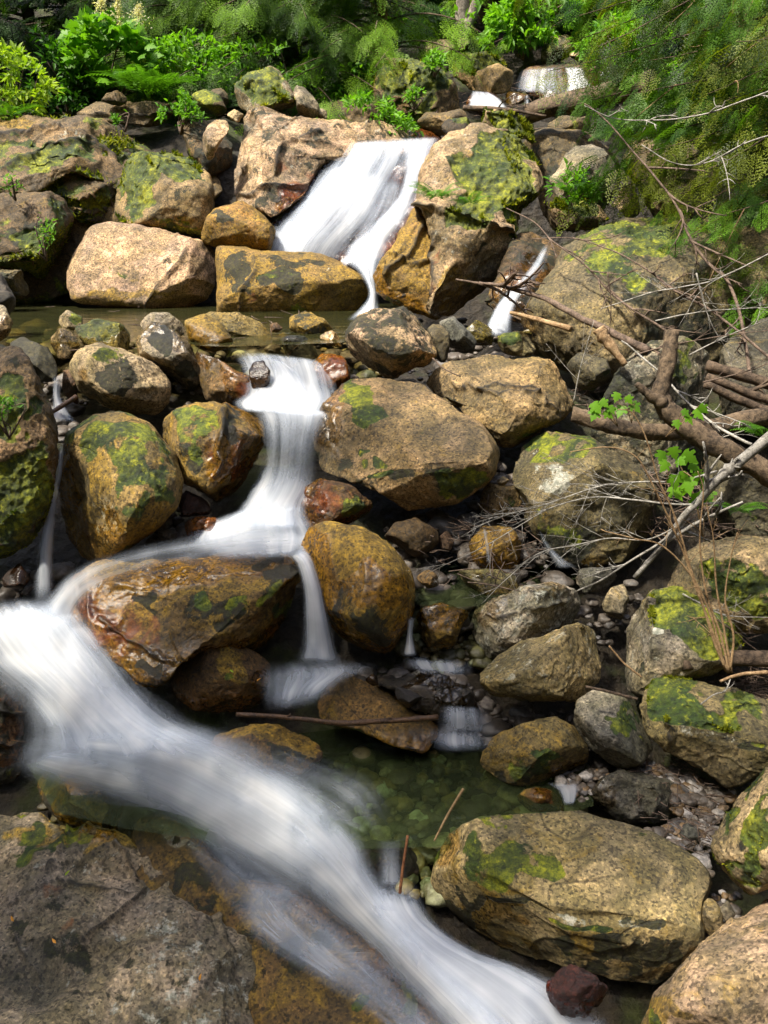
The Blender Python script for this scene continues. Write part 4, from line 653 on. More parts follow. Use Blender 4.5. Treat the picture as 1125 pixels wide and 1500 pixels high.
rock('rock_ledge', 'wet reddish brown rock face under the veil of the main waterfall', 'rock ledge', [(385,350),(420,305),(455,255),(480,222),(505,205),(560,199),(648,198),(640,250),(625,300),(610,350),(580,400),(555,470),(515,470),(500,400),(440,385)], (.20,.11,.06), Y=(12.2,10.0), th=.2, n=2.6, cuts=3, wet=1, rust=.35, och=.3, dark=.25, sm=2, b=[('d',590,250,25,30,.5)], ridge=[([(560,240),(590,260),(580,300)],18,.12)])
rock('boulder', 'smooth ochre rock wall right of the waterfall foot', B, [(544,405),(573,361),(605,313),(618,299),(634,341),(642,373),(642,468),(605,460),(562,440),(546,425)], (.37,.27,.11), Y=(9.4,8.6), th=.7, och=.55, wet=.35, n=2.7, cuts=3, sm=2, cr=[([(575,370),(600,385),(640,375)],4,.04),([(620,330),(600,370),(560,400)],5,.05)], b=[('d',590,430,40,25,.3)])
rock('boulder', 'tall pale lichened boulder with a mossy dome right of the waterfall', B, [(610,293),(617,251),(630,213),(655,192),(700,184),(740,190),(770,203),(796,229),(799,261),(783,293),(762,311),(762,336),(748,343),(746,373),(735,416),(708,445),(687,478),(658,482),(638,468),(637,373),(622,322)], (.41,.345,.27), Y=(9.9,8.5), th=.6, n=2.7, cuts=3, sm=1.8, lich=.34, b=[('m',735,240,60,50,.85),('m',740,295,60,20,.7),('m',690,315,45,18,.62),('m',770,200,30,20,.7),('m',665,320,20,12,.5),('d',700,365,40,8,.5),('o',690,440,50,50,.5),('d',735,360,20,20,.3),('d',640,300,40,12,.3),('r',640,400,6,60,.5)], cr=[([(612,300),(660,312),(700,325),(750,335)],5,.08),([(640,340),(640,470)],4,.06)], tuft=12000, mt=.52)
rock('boulder', 'yellow moss covered rock on top of the lichened waterfall boulder', B, [(688,183),(706,159),(754,161),(799,187),(790,207),(728,204),(694,199)], (.34,.29,.2), Y=10.2, moss=.55, b=[('m',745,180,45,20,1.)], tuft=5000)
rock('stone', 'dark hollow stone at the right end of the waterfall lip', S, [(638,192),(653,175),(685,170),(698,187),(676,203),(648,207)], (.10,.085,.06), Y=10.6, moss=.2, b=[('m',680,175,16,6,.7)])
rock('rock_ledge', 'dark rock chute behind the thin side trickle', 'rock ledge', [(690,500),(706,450),(730,400),(749,360),(757,335),(813,340),(860,345),(830,400),(800,440),(795,500),(735,510)], (.22,.165,.10), Y=(9.1,7.5), th=.4, wet=.6, och=.35, dark=.3, rust=.2)
rock('boulder', 'mossy stone wedged above the dark gap right of the waterfall boulder', B, [(787,319),(813,294),(866,291),(898,320),(868,340),(813,340)], (.25,.2,.13), Y=8.8, moss=.4, b=[('m',835,300,45,12,1.)], tuft=3500)
rock('stone', 'pointed tan rock above the huge shaded boulder', S, [(899,299),(914,262),(930,270),(938,315),(920,322)], 'tan', Y=8.9)
rock('boulder', 'grey boulder glimpsed through the boughs right of the waterfall boulder', B, [(800,262),(814,251),(838,203),(866,195),(900,235),(905,280),(870,300),(820,295)], (.36,.35,.33), Y=9.6, lich=.3, moss=.35)
rock('boulder', 'big rock thick with olive moss left of the upper cascade', B, [(535,120),(560,83),(605,83),(642,99),(671,128),(680,165),(668,190),(640,195),(600,185),(560,178),(538,157)], (.27,.21,.12), Y=12.8, th=.8, moss=.75, och=.3, b=[('m',600,120,70,40,.8)], tuft=7000)
rock('boulder', 'yellow green mossy boulder just left of the upper cascade', B, [(648,101),(669,79),(712,74),(738,84),(754,107),(751,130),(701,137),(680,123),(656,117)], (.36,.29,.19), Y=13.8, b=[('m',690,92,45,22,1.),('m',725,82,25,10,.7)], tuft=5000)
rock('stone', 'brown tan stone leaning on the yellow green mossy boulder', S, [(683,125),(700,104),(730,92),(752,104),(752,135),(700,140)], (.33,.27,.17), Y=13.4)
rock('stone', 'mossy topped flat stone under the trees above the olive mossy rock', S, [(612,67),(632,57),(658,58),(668,69),(655,84),(621,82)], 'tan', Y=16.2, b=[('m',640,60,22,7,.6)])
rock('stone', 'small grey stone by the tree roots at the top', S, [(608,48),(626,39),(636,51),(621,60)], 'grey', Y=17.)
rock('stone', 'mossy upright stone at the foot of the grey trunk', S, [(664,43),(680,46),(690,64),(681,79),(665,71)], 'green', Y=16.4, moss=.45)
rock('stone', 'pale upright stone left of the upper cascade crest', S, [(750,87),(760,58),(773,50),(782,69),(767,90)], 'pale', Y=15.4, b=[('d',755,80,8,10,.4)])
rock('stone', 'dark narrow stone right of the pale upright one', S, [(765,100),(770,80),(780,75),(786,100),(776,106)], (.15,.14,.07), Y=15.2, moss=.35)
rock('boulder', 'mossy backed boulder at the crest of the upper cascade', B, [(782,80),(806,53),(832,51),(842,69),(825,90),(795,98)], 'tan', Y=15.3, moss=.2, b=[('m',800,62,18,14,.8)])
rock('stone', 'sunny pale stone right of the cascade crest under the boughs', S, [(820,90),(835,72),(865,70),(885,85),(870,95)], 'pale', Y=15.0)
rock('rock_ledge', 'wet brown ledge under the upper cascade', 'rock ledge', [(745,140),(757,108),(775,96),(820,93),(865,96),(905,100),(900,135),(860,150),(790,158)], (.17,.12,.08), Y=(14.9,13.4), th=.5, wet=1., rust=.3)
rock('stone', 'yellow wet stone between the upper cascade and the small fall', S, [(725,145),(745,134),(775,138),(772,152),(745,156)], (.26,.2,.07), Y=13.3, wet=.4, och=.4)
rock('rock_ledge', 'dark wet ledge under the small fall beside the mossy boulder', 'rock ledge', [(676,165),(690,136),(712,132),(740,148),(748,168),(700,175)], (.15,.1,.06), Y=13.1, wet=1.)
rock('stone', 'brown stone face right of the olive mossy rock', S, [(600,190),(625,165),(675,160),(690,180),(660,200),(620,205)], (.27,.22,.13), Y=11.9, och=.3)
rock('stone', 'mottled grey stone left of the mossy topped flat stone', S, [(570,80),(590,66),(612,70),(622,90),(600,98),(575,96)], 'grey', Y=15., lich=.3)
rock('boulder', 'yellow mossed rock seen behind the fallen log among the boughs', B, [(800,185),(820,170),(860,170),(880,185),(870,205),(825,205)], (.3,.25,.16), Y=10.8, moss=.5)
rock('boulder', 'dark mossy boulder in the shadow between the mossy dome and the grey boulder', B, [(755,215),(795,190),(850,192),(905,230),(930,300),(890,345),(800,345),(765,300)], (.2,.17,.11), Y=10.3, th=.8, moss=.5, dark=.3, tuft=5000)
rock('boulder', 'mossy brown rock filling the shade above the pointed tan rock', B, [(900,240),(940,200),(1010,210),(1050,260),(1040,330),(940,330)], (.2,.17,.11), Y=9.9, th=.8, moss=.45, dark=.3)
rock('boulder', 'brown mossy rock behind the headwall under the leafy undergrowth', B, [(460,170),(480,150),(520,140),(560,160),(600,185),(560,192),(500,182)], (.24,.19,.12), Y=12.9, moss=.4, dark=.25)
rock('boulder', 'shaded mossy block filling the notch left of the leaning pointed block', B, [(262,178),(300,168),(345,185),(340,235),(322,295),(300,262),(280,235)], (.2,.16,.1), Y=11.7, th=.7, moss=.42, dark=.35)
rock('rock_slab', 'broad mossy bedrock behind the stepped boulders left of the waterfall', 'rock slab', [(-120,235),(40,225),(160,215),(300,215),(330,260),(320,345),(240,370),(130,400),(110,445),(-120,445)], (.25,.2,.12), Y=(11.6,10.75), th=.2, n=3.2, cuts=2, moss=.7, dark=.2, och=.3)
# ---------------------------------------------------------------- loose stones nobody could count
def pebble_mesh(name, pts, sizes, mat, var, seed=1, squash=.65):
    d, F = cubesphere(6) ; rg = np.random.default_rng(seed); n = len(pts); K = len(d)
    sc_ = sizes[:, None] * rg.uniform(.7, 1.3, (n, 3)) * np.array([1, 1, squash])
    th = rg.uniform(0, 6.28, n); c, s = np.cos(th), np.sin(th)
    off = rg.uniform(-50, 50, (n, 1, 3)); q = (d[None] * 1.15 + off).reshape(-1, 3); r = (1 + .30 * perlin(q) + .1 * perlin(q * 2.3)).reshape(n, K, 1)
    v = d[None] * r * sc_[:, None]; x = v[..., 0] * c[:, None] - v[..., 1] * s[:, None]; y = v[..., 0] * s[:, None] + v[..., 1] * c[:, None]
    V = np.stack([x, y, v[..., 2]], -1) + pts[:, None]
    FF = (F[None] + (np.arange(n) * K)[:, None, None]).reshape(-1, 4)
    return mesh(name, V.reshape(-1, 3), FF, M[mat], None, (0, 0, 0), True, {'var': ('FLOAT', np.repeat(var, K))})
def inside(x, y, poly):
    P = np.asarray(poly, float); r = np.zeros(x.shape, bool); j = len(P) - 1
    for i in range(len(P)):
        (xi, yi), (xj, yj) = P[i], P[j]
        r ^= ((yi > y) != (yj > y)) & (x < (xj - xi) * (y - yi) / (yj - yi + 1e-9) + xi); j = i
    return r
def scatter_px(poly, n, seed, lift=0., Yof=None):
    rg = np.random.default_rng(seed); P = np.asarray(poly, float); out = []
    while sum(map(len, out)) < n:
        q = rg.uniform(P.min(0), P.max(0), (n * 3, 2)); q = q[inside(q[:, 0], q[:, 1], P)]; out.append(q)
    q = np.vstack(out)[:n]
    return at(q[:, 0], q[:, 1], prof(q[:, 1]) + (0 if Yof is None else Yof)) + np.array([0, 0, lift]), q
def gravel(areas, name, mat, seed, lift=0., vr=(0, 1)):
    pts, sz = [], []
    for k, (poly, n, lo, hi) in enumerate(areas):
        p, q = scatter_px(poly, n, seed + k, lift); pts.append(p); rg = np.random.default_rng(seed * 7 + k); sz.append(lo * (hi / lo) ** (rg.random(n) ** 2.2))
    pts = np.vstack(pts); sz = np.concatenate(sz); rg = np.random.default_rng(seed + 99)
    o = pebble_mesh(name, pts, sz, mat, rg.uniform(*vr, len(pts)), seed); return o
g = gravel([([(925, 1120), (1000, 1110), (1060, 1150), (1060, 1180), (1040, 1260), (1030, 1310), (1000, 1250), (930, 1210), (1000, 1190)], 420, .012, .05),
            ([(900, 1115), (940, 1100), (1080, 1150), (1050, 1170), (1000, 1140)], 120, .015, .05), ([(820, 1130), (880, 1110), (900, 1130), (850, 1165)], 60, .015, .04),
            ([(1040, 1290), (1080, 1290), (1100, 1330), (1060, 1380), (1030, 1400)], 60, .015, .045)], 'gravel', 'gravel', 5, -.06)
tag(g, 'loose grey and tan gravel between the boulders on the right bank', 'gravel', kind='stuff')
g = gravel([([(560, 730), (700, 700), (790, 760), (840, 820), (800, 880), (640, 880), (600, 850)], 240, .02, .10), ([(690, 640), (760, 640), (760, 740), (690, 740)], 60, .02, .07),
            ([(220, 690), (300, 720), (300, 790), (215, 800)], 110, .02, .08), ([(60, 520), (120, 520), (130, 640), (60, 640)], 60, .02, .08), ([(250, 560), (310, 560), (310, 610), (240, 620)], 60, .02, .06),
            ([(520, 940), (660, 930), (740, 1010), (700, 1060), (540, 1010)], 160, .015, .07), ([(700, 1000), (900, 990), (960, 1130), (720, 1080)], 200, .02, .08), ([(840, 850), (960, 800), (960, 900), (860, 910)], 45, .02, .05),
            ([(0, 800), (100, 780), (110, 880), (0, 890)], 70, .02, .08), ([(530, 440), (740, 440), (760, 520), (560, 520)], 160, .02, .10), ([(60, 450), (520, 450), (520, 540), (60, 540)], 220, .02, .09)], 'rubble', 'gravel', 15, -.19, (.0, .36))
tag(g, 'dark wet rubble filling the gaps between the stream boulders', 'rubble', kind='stuff')
g = gravel([([(390, 1040), (640, 1040), (860, 1100), (860, 1180), (640, 1240), (480, 1240), (380, 1180)], 700, .02, .075), ([(580, 830), (820, 820), (840, 870), (690, 920), (600, 920)], 200, .02, .09),
            ([(-60, 432), (560, 445), (560, 510), (-60, 505)], 160, .03, .2), ([(50, 1110), (300, 1140), (280, 1230), (90, 1200)], 120, .03, .12)], 'streambed_stones', 'bed', 25, -.30)
tag(g, 'olive and brown stones lying under the clear pool water', 'stones', kind='stuff')
def litter():
    rg = np.random.default_rng(77); ac = Acc()
    for poly, n, L in [([(1040, 985), (1125, 975), (1180, 1030), (1060, 1030)], 160, .10), ([(820, 430), (960, 480), (940, 520), (840, 500)], 150, .18), ([(880, 690), (1125, 720), (1125, 790), (960, 800), (900, 760)], 130, .14), ([(560, 700), (700, 690), (790, 760), (820, 860), (640, 860)], 90, .10),
                       ([(900, 1120), (1010, 1110), (1060, 1180), (1020, 1290), (940, 1200)], 90, .06), ([(840, 560), (960, 600), (940, 660), (850, 640)], 60, .12), ([(60, 450), (480, 460), (480, 560), (80, 560)], 60, .09), ([(560, 120), (780, 110), (800, 200), (640, 210)], 80, .2)]:
        P, q = scatter_px(poly, n, int(rg.integers(1e6)), .03)
        for p in P:
            d = rg.normal(size=3) * [1, .7, .28]; d *= L * rg.uniform(.3, 1.1) / np.linalg.norm(d); ac.tube(np.stack([p - d, p + rg.normal(size=3) * L * .06, p + d]), np.array([.004, .0035, .002]) * (.6 + L * 4), 4, 0, 0, rg.random())
    o = ac.build('twig_litter', M['twig_brown']); tag(o, 'dead twigs and needle litter caught between the boulders', 'litter', kind='stuff')
litter()
# ---------------------------------------------------------------- plants
def leaf_tpl(w=.42, fold=.12):
    V = np.array([(0, 0, 0), (.3, w * .45, fold), (.3, 0, 0), (.3, -w * .45, fold), (.65, w * .34, fold * .7), (.65, 0, -.02), (.65, -w * .34, fold * .7), (1, 0, -.10)])
    return V, np.array([(0, 2, 1, 1), (0, 3, 2, 2), (1, 2, 5, 4), (2, 3, 6, 5), (4, 5, 7, 7), (5, 6, 7, 7)])
def maple_tpl():
    a = np.array([(0, 0), (-.02, .20), (.10, .42), (.22, .26), (.34, .50), (.52, .44), (.48, .20), (.62, .26), (.74, .14), (1, 0)]); b = a[1:-1][::-1] * [1, -1]; P = np.vstack([a, b])
    V = np.hstack([P, (-.25 * P[:, 1:2] ** 2 - .12 * P[:, :1] ** 2)]); V = np.vstack([V, [(.34, 0, .02)]]); n = len(P); i = np.arange(n)
    return V, np.stack([i, (i + 1) % n, np.full(n, n), np.full(n, n)], 1)[:, [0, 2, 1, 1]]
def spray_tpl(nt=13, nl=6, droop=.22, seed=0, wid=.42, lw=.018, ll=.075):
    """flat conifer spray: an axis with side twigs, each lined with short scale leaves"""
    rg = np.random.default_rng(seed); Q = []
    def strip(p, d, w, up=(0, 0, 1)):
        s = np.cross(d, up); s = s / (np.linalg.norm(s) + 1e-9) * w; Q.append([p - s * .35, p + d * .5 - s, p + d, p + d * .5 + s])
    ax = lambda t: np.array([t, .03 * math.sin(3 * t + seed), -droop * t * t])
    for k in range(nt):
        t = .05 + .93 * k / (nt - 1)
        for sgn in (-1, 1):
            l = wid * (1 - t) ** .75 * rg.uniform(.75, 1.15) + .05; an = R(rg.uniform(42, 58)); d = np.array([math.cos(an), sgn * math.sin(an), -.22]); p0 = ax(t)
            m = max(2, int(nl * l / wid + 1))
            for q in range(m):
                u = (q + .5) / m; p = p0 + d * l * u + np.array([0, 0, -.3 * l * u * u])
                for s2 in (-1, 1):
                    a2 = an * sgn + s2 * R(rg.uniform(28, 48)); L = ll * rg.uniform(.7, 1.2) * (1.15 - .5 * u)
                    strip(p, np.array([math.cos(a2), math.sin(a2), rg.uniform(-.35, .05)]) * L, lw)
            strip(p0 + d * l * .8, d * l * .3, lw)
    Q = np.array(Q); n = len(Q); return Q.reshape(-1, 3), np.arange(n * 4).reshape(-1, 4)
def fern_tpl(n=17, seed=0):
    rg = np.random.default_rng(seed); Q = []
    for k in range(n):
        t = .12 + .86 * k / (n - 1); p = np.array([t, 0, .55 * t - .75 * t * t]); sl = np.array([1, 0, .55 - 1.5 * t])
        L = .24 * math.sin(math.pi * min(1, .18 + t * .85)) ** .8 + .02
        for s in (-1, 1):
            d = np.array([.32, s, -.25]) * L * rg.uniform(.85, 1.1); w = sl / np.linalg.norm(sl) * .026
            Q.append([p - w, p + d * .55 - w * .9, p + d, p + d * .55 + w * .9])
        Q.append([p - [0, .006, 0], p + sl * .06 - [0, .004, 0], p + sl * .06 + [0, .004, 0], p + [0, .006, 0]])
    Q = np.array(Q); return Q.reshape(-1, 3), np.arange(len(Q) * 4).reshape(-1, 4)
LEAF, MAPLE = leaf_tpl(), maple_tpl(); SPRAYS = [spray_tpl(seed=k) for k in range(3)]; SPRAYS_S = [spray_tpl(9, 3, .25, 7 + k, .45, .03, .11) for k in range(3)]; LACE = [spray_tpl(11, 5, .28, 11 + k, .40, .011, .062) for k in range(3)]; FERNS = [fern_tpl(seed=k) for k in range(2)]
def frames(D, upv, roll, rg):
    """rotation matrices: x along D, z near upv, rolled about D by N(0, roll)"""
    D = D / (np.linalg.norm(D, axis=1)[:, None] + 1e-9); Z = np.broadcast_to(np.asarray(upv, float), D.shape); Yv = np.cross(Z, D); Yv /= np.linalg.norm(Yv, axis=1)[:, None] + 1e-9; Z = np.cross(D, Yv)
    a = rg.normal(size=len(D)) * roll; c, s = np.cos(a)[:, None], np.sin(a)[:, None]; Y2 = Yv * c + Z * s; Z2 = -Yv * s + Z * c
    return np.stack([D, Y2, Z2], 2)
def stamp(acc, tpl, P, Rm, S, var):
    V, F = tpl; n = len(P)
    if n == 0: return
    W = np.einsum('nij,kj->nki', Rm, V) * np.asarray(S).reshape(n, 1, -1) + P[:, None]
    FF = (F[None] + (np.arange(n) * len(V))[:, None, None]).reshape(-1, F.shape[1]); acc.add(W.reshape(-1, 3), FF, np.repeat(var, len(V)))
def bough_paths(base, h0, h1, n, length, rg, az=(-math.pi, math.pi), droop=.35, rise=.15, lean=0.):
    out = []
    for k in range(n):
        h = h0 + (h1 - h0) * (k + rg.random()) / n; a = rg.uniform(*az); L = length * rg.uniform(.65, 1.1) * (1.1 - .5 * (h - h0) / max(h1 - h0, .1))
        t = np.linspace(0, 1, 9)[:, None]; d = np.array([math.sin(a), -math.cos(a), 0]); sd = np.array([d[1], -d[0], 0])
        out.append(np.array(base) + [0, 0, h] + d * L * t + sd * L * .12 * rg.normal() * t ** 2 + np.array([0, 0, 1]) * L * (rise * t - droop * t ** 2))
    return out
def foliate(acc, paths, per, size, rg, tpls, t0=.15, side=.85, hang=.25, shade=0., clump=1.6, jit=.05, roll=.35):
    for pth in paths:
        t = rg.uniform(t0, 1, per) ** .8; i = np.clip((t * (len(pth) - 1)).astype(int), 0, len(pth) - 2); f = (t * (len(pth) - 1) - i)[:, None]
        P = pth[i] * (1 - f) + pth[i + 1] * f + rg.normal(size=(per, 3)) * jit; T = pth[i + 1] - pth[i]; T /= np.linalg.norm(T, axis=1)[:, None]
        sd = np.cross(T, [0, 0, 1.]); sg = rg.choice([-1, 1], per)[:, None] * rg.uniform(.3, 1., (per, 1)) * side; D = T * .75 + sd * sg + np.array([0, 0, -1]) * rg.uniform(.0, 1.6, (per, 1)) * hang
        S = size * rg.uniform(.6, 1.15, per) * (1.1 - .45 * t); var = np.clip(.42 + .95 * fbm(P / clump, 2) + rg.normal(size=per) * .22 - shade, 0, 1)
        k = rg.integers(0, len(tpls), per); Rm = frames(D, (0, 0, 1), roll, rg)
        for q in range(len(tpls)): w = k == q; stamp(acc, tpls[q], P[w], Rm[w], S[w], var[w])
def conifer(label, px, Y, h, nb, length, per, size, mat='conifer', az=(-1.6, 1.6), h0=.4, rad=.16, bark='bark', tpls=None, seed=1, group=None, shade=0., droop=.35, sink=.5, base=None, hang=.25, hb=None):
    rg = np.random.default_rng(seed); x = (px - PW / 2) / FPX * Y / CP
    gz = float(ground_z(np.array([x]), np.array([Y]))[0]); gz = gz if base is None else base
    b = np.array([x, Y, gz])
    o = empty('conifer_tree', b); tag(o, label, 'tree', group)
    tk = Acc(); t = np.linspace(-sink, h, 16); tk.tube(b + np.stack([.05 * np.sin(t * .9 + seed), .05 * np.cos(t * .7), t], 1), rad * (1 - .75 * np.linspace(0, 1, 16)) , 12, .25, seed); tk.build('trunk', M[bark], o)
    pths = bough_paths(b, h0, hb or h, nb, length, rg, az, droop)
    tw = Acc()
    for k, p in enumerate(pths): tw.tube(p, np.linspace(.022, .004, len(p)) * max(length / 2, .6), 4, 0, k)
    tw.build('branches', M['bark'], o)
    ac = Acc(); foliate(ac, pths, per, size, rg, tpls or SPRAYS_S, shade=shade, hang=hang); ac.build('crown', M[mat], o)
    return o
def shrub(name, label, cat, pxpoly, Y, n, size, mat, tpl=None, depth=.5, seed=1, stems=6, root=None, group=None, up=.6, clump=.35, grav=.25, bend=.35):
    """a bush whose leaves fill a volume with the outline pxpoly; stems rise from root (pixel)"""
    rg = np.random.default_rng(seed); P = np.asarray(pxpoly, float); q = []
    while sum(map(len, q)) < n:
        c = rg.uniform(P.min(0), P.max(0), (n * 4, 2)); c = c[inside(c[:, 0], c[:, 1], P)]; z3 = np.hstack([c / 26., np.full((len(c), 1), seed * 3.1)])
        c = c[fbm(z3, 2) * 1.5 + rg.normal(size=len(c)) * .22 > .0]; q.append(c)
    q = np.vstack(q)[:n]; Yv = Y + rg.uniform(-.5, .5, n) * depth; L = at(q[:, 0], q[:, 1], Yv)
    rt = root or ((P[:, 0].min() + P[:, 0].max()) / 2, P[:, 1].max()); rp = at(rt[0], rt[1], Y) + np.array([0, 0, -.08])
    o = empty(name, rp); tag(o, label, cat, group)
    D = L - rp; D /= np.linalg.norm(D, axis=1)[:, None] + 1e-9; D = D * up + rg.normal(size=(n, 3)) * .55 + np.array([0, -.15, -grav]); var = np.clip(.5 + .6 * fbm(L / clump, 2) + rg.normal(size=n) * .15, 0, 1)
    ac = Acc(); stamp(ac, tpl or LEAF, L, frames(D, (0, -.35, 1), .5, rg), size * rg.uniform(.6, 1.2, n), var); ac.build('leaves', M[mat], o)
    st = Acc()
    for k in range(stems):
        e = L[rg.integers(0, n)]; mid = (rp + e) / 2 + rg.normal(size=3) * .06 + np.array([0, 0, bend * .1]); st.tube(spline([rp, mid, e], 8), np.linspace(.010, .003, 8) * Y / 8, 5)
    st.build('stems', M['twig_brown'], o); return o
def fern(label, px, py, Y, size, nf=7, seed=1, group=None, az=(-2.4, 2.4), mat='fern'):
    rg = np.random.default_rng(seed); b = at(px, py, Y); o = empty('fern', b); tag(o, label, 'fern', group)
    for k in range(nf):
        a = az[0] + (az[1] - az[0]) * (k + rg.uniform(.2, .8)) / nf; D = np.array([[math.sin(a), -math.cos(a), rg.uniform(.25, .75)]])
        ac = Acc(); stamp(ac, FERNS[k % 2], b[None], frames(D, (0, 0, 1), .2, rg), np.array([size * rg.uniform(.7, 1.1)]), np.array([np.clip(rg.normal(.55, .22), 0, 1)])); ac.build('frond', M[mat], o, b)
    return o
def woody(name, label, cat, pts, r0, r1, mat, seed=1, twigs=0, tl=.35, tr=.35, wob=.12, k=8, end=None, group=None, sub=2, seg=None, tw_mat=None, up=.15, knots=0):
    """a branch, log or stick through pts (x, y, Y); side twigs are parts"""
    rg = np.random.default_rng(seed); Q = np.array(pts, float); W = at(Q[:, 0], Q[:, 1], Q[:, 2]); n = seg or max(10, len(pts) * 6); C = spline(W, n)
    L = np.linalg.norm(np.diff(C, axis=0), axis=1).sum(); C[1:-1] += fbm(C[1:-1] / max(.25 * L, .06) + seed, 2)[:, None] * np.array([.4, .3, .6]) * L * .010
    rad = np.linspace(r0, r1, n) * (.72 if name in ('bare_branch', 'bare_twig') and max(r0, r1) < .02 else 1)
    for q in range(knots): j = rg.integers(2, n - 2); rad[j] *= 1.22
    c = C.mean(0); ac = Acc(); ac.tube(C, rad, k, wob, seed); o = ac.build(name, M[mat], None, c); tag(o, label, cat, group)
    for q in range(twigs):
        i = int(rg.uniform(.12, .97) * (n - 1)); p = C[i]; T = C[min(i + 1, n - 1)] - C[i - 1]; T /= np.linalg.norm(T) + 1e-9
        d = T * rg.uniform(.6, 1.2) + rg.normal(size=3) * .42 + np.array([0, 0, up]); d /= np.linalg.norm(d); l = tl * rg.uniform(.4, 1.1) * (1.15 - .6 * i / n); tt = np.linspace(0, 1, 8)[:, None]
        cv = rg.normal(size=3) * .25; pp = p + d * l * tt + cv * l * tt ** 2; rr = max(rad[i] * tr, r1 * .55, .0018); ta = Acc(); ta.tube(pp, np.linspace(rr, rr * .35, 8), 5)
        for s in range(sub * 2):
            j = rg.integers(2, 7); d2 = d + rg.normal(size=3) * .75; d2 /= np.linalg.norm(d2); l2 = l * rg.uniform(.2, .5); c2 = rg.normal(size=3) * .3; ta.tube(pp[j] + d2 * l2 * tt[::2] + c2 * l2 * tt[::2] ** 2, np.linspace(rr * .6, rr * .25, 4), 4)
        ta.build('twig', M[tw_mat or mat], o)
    return o
# ---- forest behind the stream
G = 'conifers of the forest behind the stream'
conifer('tall conifer with bright drooping sprays standing behind the moss crowned boulder', 452, 14.8, 6.5, 52, 2.4, 26, .62, 'conifer', seed=3, h0=.15, hb=3.0, hang=.7, tpls=LACE, az=(-1.7, 1.7))
conifer('conifer with a reddish trunk and feathery boughs left of the olive mossy rock', 560, 14.6, 6.5, 40, 2.0, 24, .55, 'conifer', seed=4, bark='bark_red', h0=.7, hb=3.2, tpls=LACE, az=(-1.9, .8), hang=.5)
conifer('shaded conifer directly left of the tall bright one, behind the layered shelf', 345, 15.4, 6.5, 46, 2.2, 26, .58, 'conifer', seed=5, h0=.2, hb=3., shade=.15, tpls=LACE, hang=.5)
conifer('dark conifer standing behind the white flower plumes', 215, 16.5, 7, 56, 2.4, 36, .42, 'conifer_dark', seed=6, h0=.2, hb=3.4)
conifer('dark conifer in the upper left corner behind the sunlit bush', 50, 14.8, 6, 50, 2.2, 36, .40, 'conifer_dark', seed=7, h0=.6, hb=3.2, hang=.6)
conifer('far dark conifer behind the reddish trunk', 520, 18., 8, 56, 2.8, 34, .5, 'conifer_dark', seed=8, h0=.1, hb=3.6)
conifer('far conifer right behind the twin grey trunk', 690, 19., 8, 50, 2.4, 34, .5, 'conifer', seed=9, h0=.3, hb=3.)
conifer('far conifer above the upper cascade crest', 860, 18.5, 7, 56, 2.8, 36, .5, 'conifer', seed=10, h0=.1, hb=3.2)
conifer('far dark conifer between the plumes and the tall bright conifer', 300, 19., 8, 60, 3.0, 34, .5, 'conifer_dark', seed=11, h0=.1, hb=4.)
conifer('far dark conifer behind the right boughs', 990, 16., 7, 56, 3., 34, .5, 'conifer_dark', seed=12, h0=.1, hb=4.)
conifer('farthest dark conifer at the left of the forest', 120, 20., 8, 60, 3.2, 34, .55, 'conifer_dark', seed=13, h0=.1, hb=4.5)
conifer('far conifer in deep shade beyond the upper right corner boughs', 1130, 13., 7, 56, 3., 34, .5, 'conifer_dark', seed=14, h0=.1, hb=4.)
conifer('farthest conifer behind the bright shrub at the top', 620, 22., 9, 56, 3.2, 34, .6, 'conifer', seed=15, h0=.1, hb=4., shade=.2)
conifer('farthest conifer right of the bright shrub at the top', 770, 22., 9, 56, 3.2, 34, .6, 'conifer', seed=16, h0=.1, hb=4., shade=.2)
conifer('farthest conifer glimpsed behind the tall bright conifer', 420, 22., 9, 60, 3.4, 34, .6, 'conifer_dark', seed=17, h0=.1, hb=5.)
